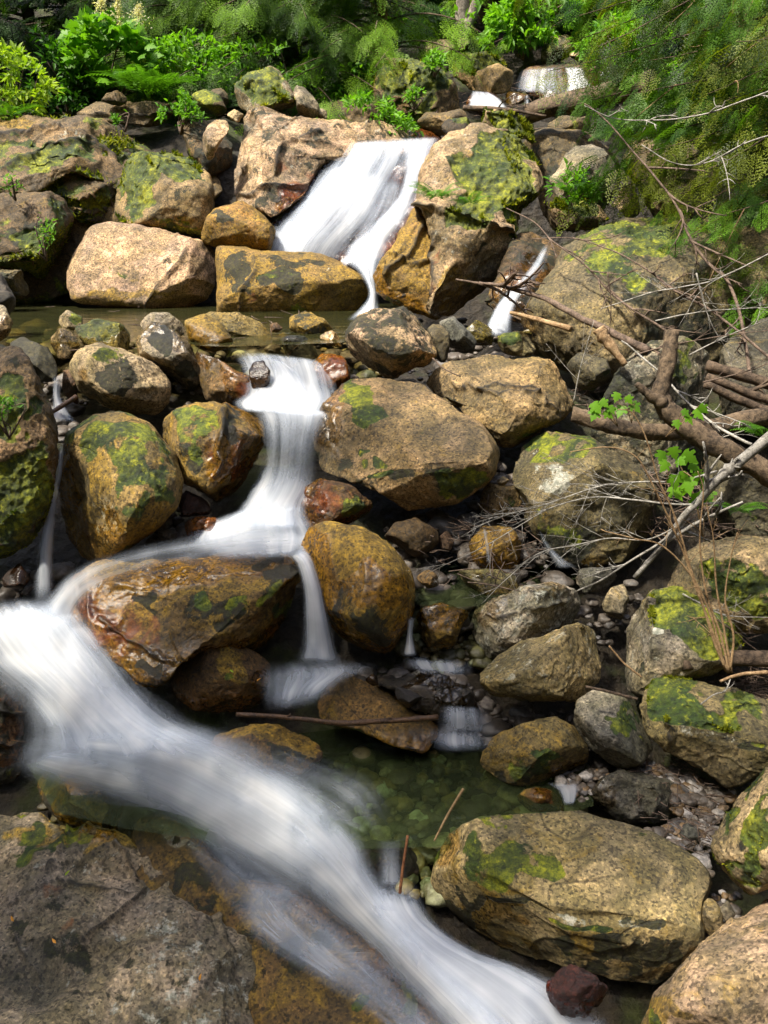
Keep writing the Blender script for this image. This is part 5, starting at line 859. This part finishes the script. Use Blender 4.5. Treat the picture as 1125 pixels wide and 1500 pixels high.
# ---- the big conifer on the right bank, boughs sweeping down across the frame
def right_conifer():
    rg = np.random.default_rng(21); Y = 8.6; b = at(1330, 470, Y); o = empty('conifer_tree', b); tag(o, 'big conifer leaning in from the right with hanging golden green boughs', 'tree')
    tk = Acc(); t = np.linspace(-.8, 5.2, 18); tk.tube(b + np.stack([.04 * np.sin(t), .03 * np.cos(t), t], 1), np.linspace(.22, .10, 18), 14, .2, 2); tk.build('trunk', M['bark'], o)
    ends = [(800, 110, 8.0), (815, 165, 8.2), (880, 60, 8.0), (845, 20, 8.3), (780, -20, 9.0), (905, 150, 7.8), (930, 230, 7.7), (860, 245, 8.3), (960, 290, 7.6), (1000, 350, 7.4), (1020, 400, 7.3), (900, 190, 8.6), (950, 90, 7.9), (1000, 30, 7.6), (1040, 130, 7.3),
            (990, 180, 7.4), (1040, 240, 7.2), (1060, 320, 7.1), (1080, 60, 7.4), (940, 0, 8.5), (870, -30, 8.8), (1050, -20, 8.), (1010, 260, 8.2), (960, 340, 8.), (1090, 380, 7.2), (1070, 190, 8.), (1100, 280, 7.8), (1085, 445, 7.1), (820, 60, 8.8), (1110, 120, 8.3), (850, 290, 8.4), (905, 90, 8.9), (985, 120, 8.7), (1060, 90, 8.9), (925, 270, 8.7)]
    pth = []
    for (x, y, Yb) in ends:
        e = at(x, y, Yb); z0 = max(e[2] + rg.uniform(.15, .6), b[2] + .4); s = np.array([b[0], b[1], z0]); m = s * .45 + e * .55 + np.array([0, 0, rg.uniform(.1, .32)]); pth.append(spline([s, m, e], 12))
    tw = Acc()
    for k, p in enumerate(pth): tw.tube(p + np.outer(np.sin(np.linspace(0, 7 + k % 3, len(p)) + k), [.02, .02, .045]), np.linspace(.016, .003, len(p)), 5, .1, k)
    tw.build('branches', M['bark'], o)
    ac = Acc(); foliate(ac, pth[::2], 58, .44, rg, LACE, t0=.2, hang=.75, jit=.09, clump=.9, roll=.6); ac.build('crown', M['conifer_gold'], o)
    ac = Acc(); foliate(ac, pth[1::2], 46, .40, rg, SPRAYS, t0=.2, hang=.6, jit=.09, clump=.8, roll=.6); ac.build('crown', M['conifer_mid'], o)
    for k in range(70):
        p = pth[rg.integers(len(pth))]; j = rg.integers(3, 11); d = rg.normal(size=3) * [.5, .3, .4] + [-.35, -.15, -.35]; l = rg.uniform(.2, .6); t2 = np.linspace(0, 1, 6)[:, None]
        dt = Acc(); dt.tube(p[j] + d * l * t2 + rg.normal(size=3) * .12 * t2 ** 2, np.linspace(.006, .002, 6), 4); dt.build('dead_twig', M['twig_tan'], o)
right_conifer()
# ---- shrubs and small plants
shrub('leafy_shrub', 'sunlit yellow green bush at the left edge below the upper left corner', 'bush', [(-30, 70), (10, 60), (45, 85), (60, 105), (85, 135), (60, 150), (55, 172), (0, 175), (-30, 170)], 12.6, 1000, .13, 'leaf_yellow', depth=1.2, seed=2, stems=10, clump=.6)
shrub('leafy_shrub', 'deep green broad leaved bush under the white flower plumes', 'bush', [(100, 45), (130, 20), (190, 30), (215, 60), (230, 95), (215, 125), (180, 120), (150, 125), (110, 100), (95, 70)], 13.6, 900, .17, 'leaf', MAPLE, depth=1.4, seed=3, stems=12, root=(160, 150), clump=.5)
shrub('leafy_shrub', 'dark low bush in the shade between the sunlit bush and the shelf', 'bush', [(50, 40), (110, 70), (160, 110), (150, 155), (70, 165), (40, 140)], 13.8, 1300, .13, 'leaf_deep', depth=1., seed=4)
shrub('leafy_shrub', 'dark leafy bush right of the fern under the tall conifer', 'bush', [(215, 60), (290, 45), (350, 80), (350, 140), (290, 150), (230, 145)], 13.8, 1500, .12, 'leaf', depth=1.2, seed=5)
shrub('leafy_shrub', 'bright green shrub filling the gap above the upper cascade', 'bush', [(690, 10), (720, -20), (800, -20), (850, 0), (835, 45), (815, 62), (790, 55), (765, 72), (740, 60), (715, 70), (695, 45)], 15.6, 2600, .16, 'leaf', depth=1.8, seed=6, stems=10, clump=.9)
shrub('leafy_shrub', 'green undergrowth along the foot of the tall bright conifer', 'bush', [(290, 70), (400, 60), (480, 90), (540, 90), (560, 150), (500, 168), (430, 150), (330, 150), (290, 130)], 13.6, 1700, .11, 'leaf', depth=.8, seed=22, stems=10)
shrub('leafy_shrub', 'bright leafy undergrowth between the olive mossy rock and the twin trunk', 'bush', [(560, 30), (640, 10), (690, 20), (680, 60), (640, 55), (600, 65), (560, 90), (540, 70)], 17.2, 1300, .15, 'leaf', depth=1.2, seed=23, stems=8)
shrub('leafy_shrub', 'green undergrowth behind the conifer boughs right of the upper cascade', 'bush', [(840, 60), (900, 20), (980, 40), (1000, 150), (950, 180), (900, 140), (860, 90)], 12.8, 1500, .14, 'leaf', depth=1.6, seed=24, stems=8)
shrub('leafy_shrub', 'green shrub hanging at the foot of the olive mossy rock', 'bush', [(500, 150), (535, 135), (560, 150), (600, 175), (620, 192), (575, 195), (520, 178)], 12.0, 420, .10, 'leaf', depth=.6, seed=7)
shrub('leafy_plant', 'small bright plant growing on the olive mossy rock', 'plant', [(592, 140), (605, 128), (622, 133), (618, 148), (600, 152)], 12.1, 110, .075, 'leaf', depth=.25, seed=8, stems=4)
shrub('leafy_plant', 'small bright plant at the top of the olive mossy rock', 'plant', [(618, 88), (635, 76), (655, 80), (650, 98), (630, 102)], 12.6, 140, .09, 'leaf', depth=.3, seed=9, stems=4)
shrub('leafy_plant', 'trailing bright plant beside the headwall edge', 'plant', [(553, 150), (570, 142), (582, 160), (578, 185), (560, 180)], 11.9, 130, .075, 'leaf', depth=.2, seed=10, stems=4)
shrub('leafy_plant', 'feathery green plant on the shelf left of the leaning block', 'plant', [(228, 150), (262, 128), (285, 150), (300, 175), (262, 186), (235, 178)], 11.7, 420, .075, 'leaf', depth=.5, seed=11, stems=8)
shrub('leafy_plant', 'small plant with pale leaves on the long mossy shelf', 'plant', [(165, 172), (180, 160), (200, 168), (195, 182), (172, 182)], 11.5, 60, .07, 'leaf', depth=.2, seed=12, stems=3)
shrub('leafy_plant', 'tiny plant on the dark boulder at the left edge', 'plant', [(5, 262), (18, 252), (38, 262), (30, 280), (10, 282)], 10.1, 60, .06, 'leaf', depth=.15, seed=13, stems=3)
shrub('leafy_plant', 'tall thin plant climbing the moss covered left boulder', 'plant', [(55, 320), (68, 302), (82, 318), (78, 360), (62, 370), (52, 345)], 9.4, 90, .055, 'leaf', depth=.15, seed=14, stems=5)
shrub('leafy_plant', 'bright little plant on the left edge boulder beside the thin fall', 'plant', [(-8, 588), (12, 578), (30, 592), (26, 615), (10, 622), (-8, 615)], 5.05, 110, .034, 'leaf', depth=.1, seed=15, stems=4)
shrub('leafy_plant', 'green seedlings on the rocks right of the mossy dome', 'plant', [(805, 250), (830, 240), (870, 255), (875, 290), (840, 300), (805, 290)], 8.5, 220, .075, 'leaf', depth=.4, seed=16, stems=5)
fern('large fern arching over the layered shelf', 205, 138, 12.6, .75, 8, 3); fern('fern behind the rounded mossy shelf stone', 235, 140, 12.9, .7, 7, 4)
fern('fern at the left edge under the sunlit bush', 10, 172, 11.9, .55, 7, 5)
fern('bright fern on the ledge of the lichened waterfall boulder', 640, 292, 8.45, .32, 8, 6); fern('small fern hanging lower on the lichened waterfall boulder', 688, 300, 8.45, .26, 6, 7)
fern('fern on the mossy stone above the dark gap', 840, 285, 8.4, .35, 7, 8); fern('fern sprig at the right edge above the mossy stub', 1120, 640, 5.4, .24, 6, 9, az=(-2.6, -.6)); fern('fern in the shade behind the leaning pale branch', 1080, 750, 5.3, .22, 7, 10)
def plumes():
    rg = np.random.default_rng(5)
    for k, (x, y0, y1, lab) in enumerate([(148, -2, 18, 'leftmost cream flower plume above the green bush'), (172, -4, 36, 'tallest cream flower plume above the green bush'), (203, 8, 32, 'rightmost cream flower plume above the green bush')]):
        b = at(x - 4, y1 + 50, 13.3); o = empty('flower_plume', b); tag(o, lab, 'flower', 'white flower plumes'); t = at(x, y0, 13.2); m = at(x, y1, 13.2)
        st = Acc(); st.tube(spline([b, m, t], 8), .006, 4); st.build('stem', M['twig_tan'], o)
        n = 260; u = rg.random(n)[:, None]; P = t * (1 - u) + m * u + rg.normal(size=(n, 3)) * .05 * (.25 + u); ac = Acc(); stamp(ac, LEAF, P, frames(rg.normal(size=(n, 3)), (0, 0, 1), 1, rg), np.full(n, .035), rg.random(n)); ac.build('blossom', M['flower'], o)
plumes()
def vine_maple():
    """young maple shoot with hanging leaves in front of the broken trunk"""
    rg = np.random.default_rng(8); Yb = 4.75; b = at(1030, 790, Yb); o = empty('maple_shoot', b); tag(o, 'maple shoot with a cluster of bright green leaves before the fallen trunk', 'plant')
    st = Acc(); st.tube(spline([b, at(1018, 730, Yb), at(1000, 690, Yb), at(985, 660, Yb)], 14), np.linspace(.006, .003, 14), 5); st.tube(spline([at(1000, 690, Yb), at(1015, 700, Yb - .05), at(1030, 715, Yb)], 8), .003, 4); st.build('stem', M['twig_tan'], o)
    spots = [(970, 660), (985, 655), (978, 676), (992, 672), (1000, 690), (988, 695), (1010, 680), (1022, 690), (1012, 706), (1028, 702), (1035, 715), (1020, 722), (1006, 700), (1030, 730), (984, 712), (1000, 664)]
    for (x, y) in spots:
        ac = Acc(); D = rg.normal(size=(1, 3)) * .35 + np.array([[rg.uniform(-.4, .6), -.35, -.75]]); stamp(ac, MAPLE, at(x, y, Yb - .08 + rg.uniform(-.08, .08))[None], frames(D, (rg.normal() * .4, -1, .5), .4, rg), np.array([.095 * rg.uniform(.75, 1.2)]), np.array([rg.uniform(.35, 1)])); ac.build('leaf', M['leaf'], o)
    for (lab, pts, root) in [('few green leaves on a thin twig above the mossy log end', [(868, 590), (880, 586), (893, 594), (886, 602), (874, 600)], (905, 625)), ('small green leaves beside the broken trunk base', [(905, 575), (918, 580), (912, 594), (925, 590)], (925, 620)), ('green leaves on a reddish twig right of the broken trunk', [(990, 615), (1005, 608), (1018, 600), (1024, 594), (1000, 600)], (975, 640))]:
        r = at(root[0], root[1], 4.9); o = empty('leafy_twig', r); tag(o, lab, 'twig'); st = Acc()
        for (x, y) in pts: st.tube(spline([r, at((x + root[0]) / 2 + 3, (y + root[1]) / 2, 4.9), at(x, y, 4.85)], 6), .0022, 4)
        st.build('stem', M['twig_tan'], o)
        for (x, y) in pts:
            ac = Acc(); stamp(ac, MAPLE, at(x, y, 4.85)[None], frames(np.array([[rg.uniform(-.5, .7), -.4, -.6]]), (0, -1, .6), .4, rg), np.array([.07 * rg.uniform(.8, 1.2)]), np.array([rg.uniform(.4, 1)])); ac.build('leaf', M['leaf'], o)
vine_maple()
# ---- dead wood
woody('log', 'fallen log with a bright mossy end lying across the grey boulders', 'log', [(838, 606, 5.35), (880, 618, 5.3), (940, 632, 5.3), (1010, 630, 5.4), (1140, 606, 5.6)], .046, .056, 'mosslog', 31, wob=.3, k=14)
woody('broken_trunk', 'snapped mossy tree trunk standing upright and rooted in the fallen one', 'trunk', [(985, 484, 5.25), (978, 530, 5.2), (968, 580, 5.15), (985, 610, 5.1), (1030, 642, 5.05), (1080, 668, 5.), (1150, 705, 4.95)], .040, .075, 'mosslog', 32, wob=.35, k=14, seg=40)
woody('broken_trunk', 'short mossy stub beside the snapped upright trunk', 'stub', [(932, 562, 5.1), (950, 578, 5.1), (972, 592, 5.1)], .016, .04, 'mosslog', 33, wob=.4)
woody('log', 'short brown log stub lying behind the bright mossy edge', 'log', [(998, 972, 4.5), (1060, 966, 4.55), (1180, 964, 4.6)], .040, .046, 'bark', 34, wob=.3, k=14)
woody('stick', 'pale splintered piece of wood leaning in the debris', 'stick', [(877, 482, 6.15), (893, 505, 6.1), (916, 535, 6.05)], .05, .02, 'wood', 35, wob=.5)
woody('log', 'fallen mossy log below the upper cascade', 'log', [(770, 166, 10.4), (830, 152, 10.3), (880, 140, 10.2), (960, 118, 10.1)], .10, .12, 'mosslog', 36, wob=.3, k=12)
woody('stick', 'grey branch lying on the yellow moss under the upper log', 'stick', [(680, 158, 10.6), (740, 160, 10.3), (800, 170, 10.1)], .03, .012, 'bark', 37, twigs=3)
for q, (lab, p0, p1, r) in enumerate([('topmost dead trunk of the stack at the right edge', (1035, 535, 5.9), (1200, 575, 5.8), .045), ('middle dead trunk of the stack at the right edge', (1035, 552, 5.85), (1200, 605, 5.75), .035), ('lowest dead trunk of the stack at the right edge', (1032, 562, 5.8), (1200, 628, 5.7), .035)]):
    woody('dead_trunk', lab, 'trunk', [p0, ((p0[0] + p1[0]) / 2, (p0[1] + p1[1]) / 2 + 4, (p0[2] + p1[2]) / 2), p1], r * .8, r, 'bark', 40 + q, wob=.2, twigs=2, group='dead trunks stacked at the right edge')
BR = 'bare branches over the right bank'
woody('bare_branch', 'thick pale branch slanting up to the right edge over the wide pale boulder', 'branch', [(930, 846, 4.7), (973, 795, 4.65), (1005, 752, 4.6), (1026, 731, 4.6), (1053, 701, 4.55), (1085, 675, 4.55), (1150, 622, 4.5)], .014, .030, 'twig_pale', 50, twigs=4, tl=.35, knots=3, group=BR)
woody('bare_branch', 'long dark twig arching from the boughs down to the right edge', 'branch', [(856, 152, 7.4), (893, 181, 7.3), (930, 224, 7.2), (962, 261, 7.), (994, 309, 6.8), (1010, 347, 6.7), (1037, 384, 6.6), (1064, 411, 6.5), (1085, 470, 6.3), (1100, 560, 6.)], .007, .018, 'twig_brown', 51, twigs=9, tl=.4, group=BR)
woody('bare_branch', 'reddish twig crossing in front of the huge shaded boulder', 'branch', [(742, 305, 7.6), (781, 325, 7.4), (808, 352, 7.2), (845, 379, 7.), (872, 405, 6.9), (898, 432, 6.8), (936, 459, 6.6), (985, 492, 6.4)], .006, .013, 'twig_brown', 52, twigs=8, tl=.4, group=BR)
woody('bare_branch', 'reddish twig running from the side trickle down to the dead trunks', 'branch', [(780, 350, 7.3), (845, 349, 7.1), (888, 363, 6.9), (930, 384, 6.7), (968, 411, 6.5), (989, 427, 6.4), (1037, 453, 6.3), (1080, 485, 6.1), (1140, 535, 5.9)], .005, .013, 'twig_brown', 53, twigs=9, tl=.35, group=BR)
woody('bare_branch', 'reddish brown branch from below the side trickle into the broken wood pile', 'branch', [(668, 409, 7.2), (700, 415, 7.1), (733, 419, 7.), (776, 430, 6.8), (813, 445, 6.6), (856, 469, 6.4), (905, 492, 6.2), (950, 515, 6.1)], .007, .030, 'twig_brown', 54, twigs=6, tl=.4, wob=.3, group=BR)
woody('bare_branch', 'short tan broken branch below the reddish branch', 'branch', [(748, 458, 6.9), (792, 469, 6.7), (836, 482, 6.5)], .014, .022, 'wood', 55, group=BR)
woody('bare_branch', 'pale thin branch passing behind the snapped upright trunk', 'branch', [(910, 499, 5.6), (962, 541, 5.45), (1005, 587, 5.3), (1048, 624, 5.1), (1101, 651, 4.9)], .007, .012, 'twig_pale', 56, twigs=4, group=BR)
woody('bare_branch', 'white forked twig entering from the right edge at mid height', 'branch', [(1160, 355, 6.), (1080, 395, 6.1), (1037, 413, 6.2), (994, 421, 6.2), (952, 429, 6.3), (880, 452, 6.4)], .009, .004, 'twig_pale', 57, twigs=9, tl=.4, group=BR)
woody('bare_branch', 'white thin twig hanging across the top right boughs', 'branch', [(856, 155, 7.2), (898, 173, 7.2), (952, 176, 7.1), (1016, 171, 7.), (1101, 144, 6.9), (1160, 120, 6.9)], .004, .010, 'twig_pale', 58, twigs=5, group=BR)
woody('bare_branch', 'white thin twig drooping below the top right boughs', 'branch', [(940, 212, 7.), (989, 240, 6.9), (1037, 238, 6.8), (1096, 208, 6.7), (1160, 190, 6.7)], .004, .009, 'twig_pale', 59, twigs=5, group=BR)
woody('bare_branch', 'pale spray of twigs reaching left over the side pool', 'branch', [(1060, 735, 4.6), (1000, 739, 4.6), (930, 732, 4.65), (870, 730, 4.7), (815, 741, 4.7), (760, 770, 4.7), (690, 810, 4.72), (625, 840, 4.75)], .009, .002, 'twig_pale', 60, twigs=22, tl=.34, sub=3, group=BR)
woody('bare_branch', 'upper pale spray reaching left across the grey green boulder', 'branch', [(1050, 690, 4.65), (995, 703, 4.65), (930, 706, 4.7), (880, 712, 4.7), (800, 738, 4.75), (740, 755, 4.75), (690, 775, 4.8)], .008, .002, 'twig_pale', 61, twigs=20, tl=.34, sub=3, group=BR)
woody('bare_branch', 'lower pale spray dropping toward the lichen crusted boulder', 'branch', [(1010, 760, 4.6), (950, 790, 4.62), (890, 790, 4.65), (840, 800, 4.68), (790, 810, 4.7), (740, 850, 4.7), (705, 885, 4.7)], .007, .002, 'twig_pale', 62, twigs=16, tl=.28, sub=3, group=BR)
woody('bare_branch', 'pale branch end resting on the grey blue stone', 'branch', [(1000, 770, 4.62), (960, 800, 4.65), (925, 821, 4.7), (880, 850, 4.75), (845, 866, 4.8)], .012, .006, 'twig_pale', 63, twigs=5, tl=.25, group=BR)
for q, pts in enumerate([[(1030, 560), (1090, 545), (1160, 520)], [(1010, 520), (1070, 490), (1160, 455)], [(960, 470), (1040, 455), (1150, 450)], [(930, 520), (1010, 500), (1150, 480)], [(1020, 640), (1080, 610), (1160, 590)], [(1000, 660), (1090, 630), (1170, 600)], [(890, 400), (895, 440), (893, 490)], [(1020, 400), (1040, 470), (1070, 520)], [(840, 590), (850, 540), (870, 470)], [(1040, 900), (1080, 930), (1130, 970)], [(1000, 870), (1060, 900), (1130, 905)]]):
    labs = ['above the middle dead trunk', 'above the topmost dead trunk', 'in front of the huge shaded boulder, lower right', 'just right of the snapped trunk top', 'over the mossy log at the right edge', 'beside the thick pale branch at the right edge', 'hanging straight down before the huge shaded boulder', 'hanging near the right edge boulder', 'rising beside the dark debris block', 'on the mossy cap boulder, falling right', 'lying over the wide pale boulder']
    woody('bare_twig', 'thin pale twig ' + labs[q], 'twig', [(x, y, 5.6 + .3 * (q % 3) if y < 700 else 4.6) for x, y in pts], .007, .003, 'twig_pale' if q % 3 else 'twig_brown', 70 + q, twigs=6, tl=.3, group='thin twigs over the right bank')
ST = 'tan stems rising from the right bank'
for q, (lab, pts) in enumerate([('leftmost and longest, bending over the mossy log', [(1066, 985), (1045, 930), (1015, 850), (985, 770), (955, 710), (930, 668), (890, 655), (835, 662)]), ('ending under the mossy log', [(1064, 983), (1040, 920), (1012, 830), (990, 760), (965, 700), (945, 640), (925, 605), (905, 600)]), ('ending in the green maple leaves', [(1068, 985), (1055, 930), (1035, 870), (1025, 790), (1030, 720), (1022, 690)]), ('upright, reaching the thick pale branch', [(1072, 985), (1062, 930), (1050, 860), (1045, 790), (1035, 740)]), ('rightmost, leaning over the wide pale boulder', [(1070, 980), (1075, 930), (1062, 880), (1070, 820), (1080, 780)]), ('bending left toward the pale spray', [(1062, 980), (1040, 900), (1010, 840), (970, 800), (930, 790), (880, 775)])]):
    woody('tan_stem', 'thin tan stem ' + lab, 'stem', [(x, y, 4.25 + .0006 * (985 - y)) for x, y in pts], .0075, .0025, 'twig_tan', 90 + q, twigs=5, tl=.22, group=ST, tr=.5)
woody('stick', 'dark wet stick lying across the middle pool', 'stick', [(346, 1046, 4.22), (420, 1050, 4.22), (500, 1058, 4.22), (570, 1055, 4.24), (642, 1050, 4.26)], .012, .016, 'wetstick', 110, twigs=2, tl=.06, wob=.25, knots=4)
woody('stick', 'pale twig standing tilted at the left end of the big tan boulder', 'stick', [(636, 1232, 3.55), (655, 1195, 3.6), (679, 1155, 3.65)], .005, .007, 'twig_tan', 111)
woody('stick', 'reddish twig standing upright in the lower fall', 'stick', [(586, 1308, 3.42), (591, 1265, 3.45), (597, 1224, 3.5)], .008, .006, 'bark_red', 112)
woody('stick', 'dark stick wedged across the thin left fall', 'stick', [(70, 608, 5.75), (90, 595, 5.85), (112, 581, 5.95)], .014, .018, 'wetstick', 113)
woody('stick', 'short brown stick resting between the row boulder and the grey angular one', 'stick', [(858, 1006, 4.22), (895, 1014, 4.2), (934, 1024, 4.15)], .008, .008, 'bark', 114)
woody('stick', 'thin tan twig leaning on the moss cap boulder', 'stick', [(892, 946, 4.3), (915, 972, 4.25), (940, 992, 4.2)], .005, .006, 'twig_tan', 115)
woody('stick', 'tan broken twig beside the right edge log stub', 'stick', [(1055, 998, 4.15), (1085, 988, 4.2), (1125, 985, 4.2)], .008, .012, 'wood', 116)
woody('stick', 'small pale forked twig lying on the bright mossy edge', 'stick', [(1026, 1032, 4.02), (1045, 1018, 4.05), (1062, 1012, 4.1), (1070, 995, 4.15)], .004, .003, 'twig_pale', 117, twigs=3, tl=.1)
woody('stick', 'brown twig lying before the lichen crusted boulder', 'stick', [(685, 853, 4.75), (715, 856, 4.75), (762, 866, 4.72)], .004, .003, 'twig_brown', 118, twigs=2, tl=.1)
woody('stick', 'brown twig between pitted boulder and cracked boulder', 'stick', [(634, 525, 6.3), (650, 540, 6.2), (675, 552, 6.15)], .006, .004, 'twig_brown', 119)
woody('tree_trunk', 'twin grey trunk behind the mossy upright stone at the top', 'trunk', [(672, 70, 16.8), (676, 30, 16.8), (680, -40, 16.8)], .13, .11, 'bark_grey', 120, wob=.15, k=12)
woody('tree_trunk', 'slanting grey trunk leaning right from the twin trunk', 'trunk', [(676, 62, 16.7), (690, 25, 16.7), (712, -30, 16.7)], .09, .08, 'bark_grey', 121, wob=.15, k=12)
for q, (x, y, Y) in enumerate([(95, 1283, 3.3), (20, 1350, 3.05), (82, 1382, 2.98), (292, 1437, 2.9), (342, 985, 4.45), (376, 998, 4.45)]):
    labs = ['yellow green leaf near the top of the foreground slab', 'orange leaf scrap near the left edge of the foreground slab', 'orange leaf in the groove of the foreground slab', 'tiny orange leaf scrap low on the foreground slab', 'green leaf fallen on the angular brown boulder', 'tiny yellow leaf on the right side of the angular brown boulder']
    ac = Acc(); rg2 = np.random.default_rng(q + 50); stamp(ac, LEAF, at(x, y, Y)[None], frames(np.array([[rg2.normal(), .6, .45]]), (0, -.6, .8), .2, rg2), np.array([.03]), np.array([.9])); o = ac.build('fallen_leaf', M['leaf_yellow' if q in (0, 4) else 'fallen'], None, at(x, y, Y)); tag(o, labs[q], 'leaf')
def shade_tree(label, base, h, centre, rad, n, size, seed, mat='leaf'):
    """unseen broadleaf tree added on the bank beside the viewer; its crown dapples the near stream"""
    rg = np.random.default_rng(seed); b = np.array(base, float); c = np.array(centre, float); o = empty('added_shade_tree', b); tag(o, label, 'tree')
    tk = Acc(); tk.tube(spline([b - [0, 0, .5], b + [0, 0, h * .4], b * .4 + c * .6, c], 20), np.linspace(.22, .05, 20), 12, .2, seed); tk.build('trunk', M['bark_grey'], o)
    q = rg.normal(size=(n * 6, 3)); q /= np.linalg.norm(q, axis=1)[:, None]; q *= rg.random((len(q), 1)) ** .45 * np.array(rad); w = fbm((q + c) / .95, 2) > .12; P = (q[w] + c)[:n]
    lb = Acc()
    for k in range(40): e = P[rg.integers(len(P))]; s = c * .6 + b * .4 + rg.normal(size=3) * .2; lb.tube(spline([s, (s + e) / 2 + rg.normal(size=3) * .3, e], 8), np.linspace(.06, .01, 8), 5)
    lb.build('limbs', M['bark_grey'], o)
    ac = Acc(); stamp(ac, LEAF, P, frames(rg.normal(size=(len(P), 3)) * [1, 1, .4], (0, 0, 1), .5, rg), size * rg.uniform(.6, 1.2, len(P)), np.clip(.5 + .5 * fbm(P, 2), 0, 1)); ac.build('crown', M[mat], o)
shade_tree('unseen leafy tree added on the left bank to shade the near stream', (-5.2, 1.2, .6), 8, (-4.0, 2.2, 8.2), (3.2, 3.0, 1.5), 2300, .24, 61)  # out-of-view tree, added so its crown shades the foreground
def undergrowth():
    rg = np.random.default_rng(91); n = 9000; y = rg.uniform(1.5, 13, n); sd = rg.choice([-1, 1], n); x = sd * (.46 * y + .55 + rg.random(n) ** 1.3 * 2.4)
    q = np.stack([x, y, ground_z(x, y) + .05 + rg.random(n) * .22], 1); k = fbm(q * .9, 2) > -.15; q = q[k]; n = len(q)
    ac = Acc(); D = rg.normal(size=(n, 3)) * [1, 1, .35]; stamp(ac, LEAF, q, frames(D, (0, 0, 1), .5, rg), .09 * rg.uniform(.6, 1.4, n), np.clip(.35 + .6 * fbm(q / .6, 2), 0, 1)); o = ac.build('undergrowth', M['leaf_deep']); tag(o, 'low leafy undergrowth covering the banks of the stream', 'undergrowth', kind='stuff')
undergrowth()
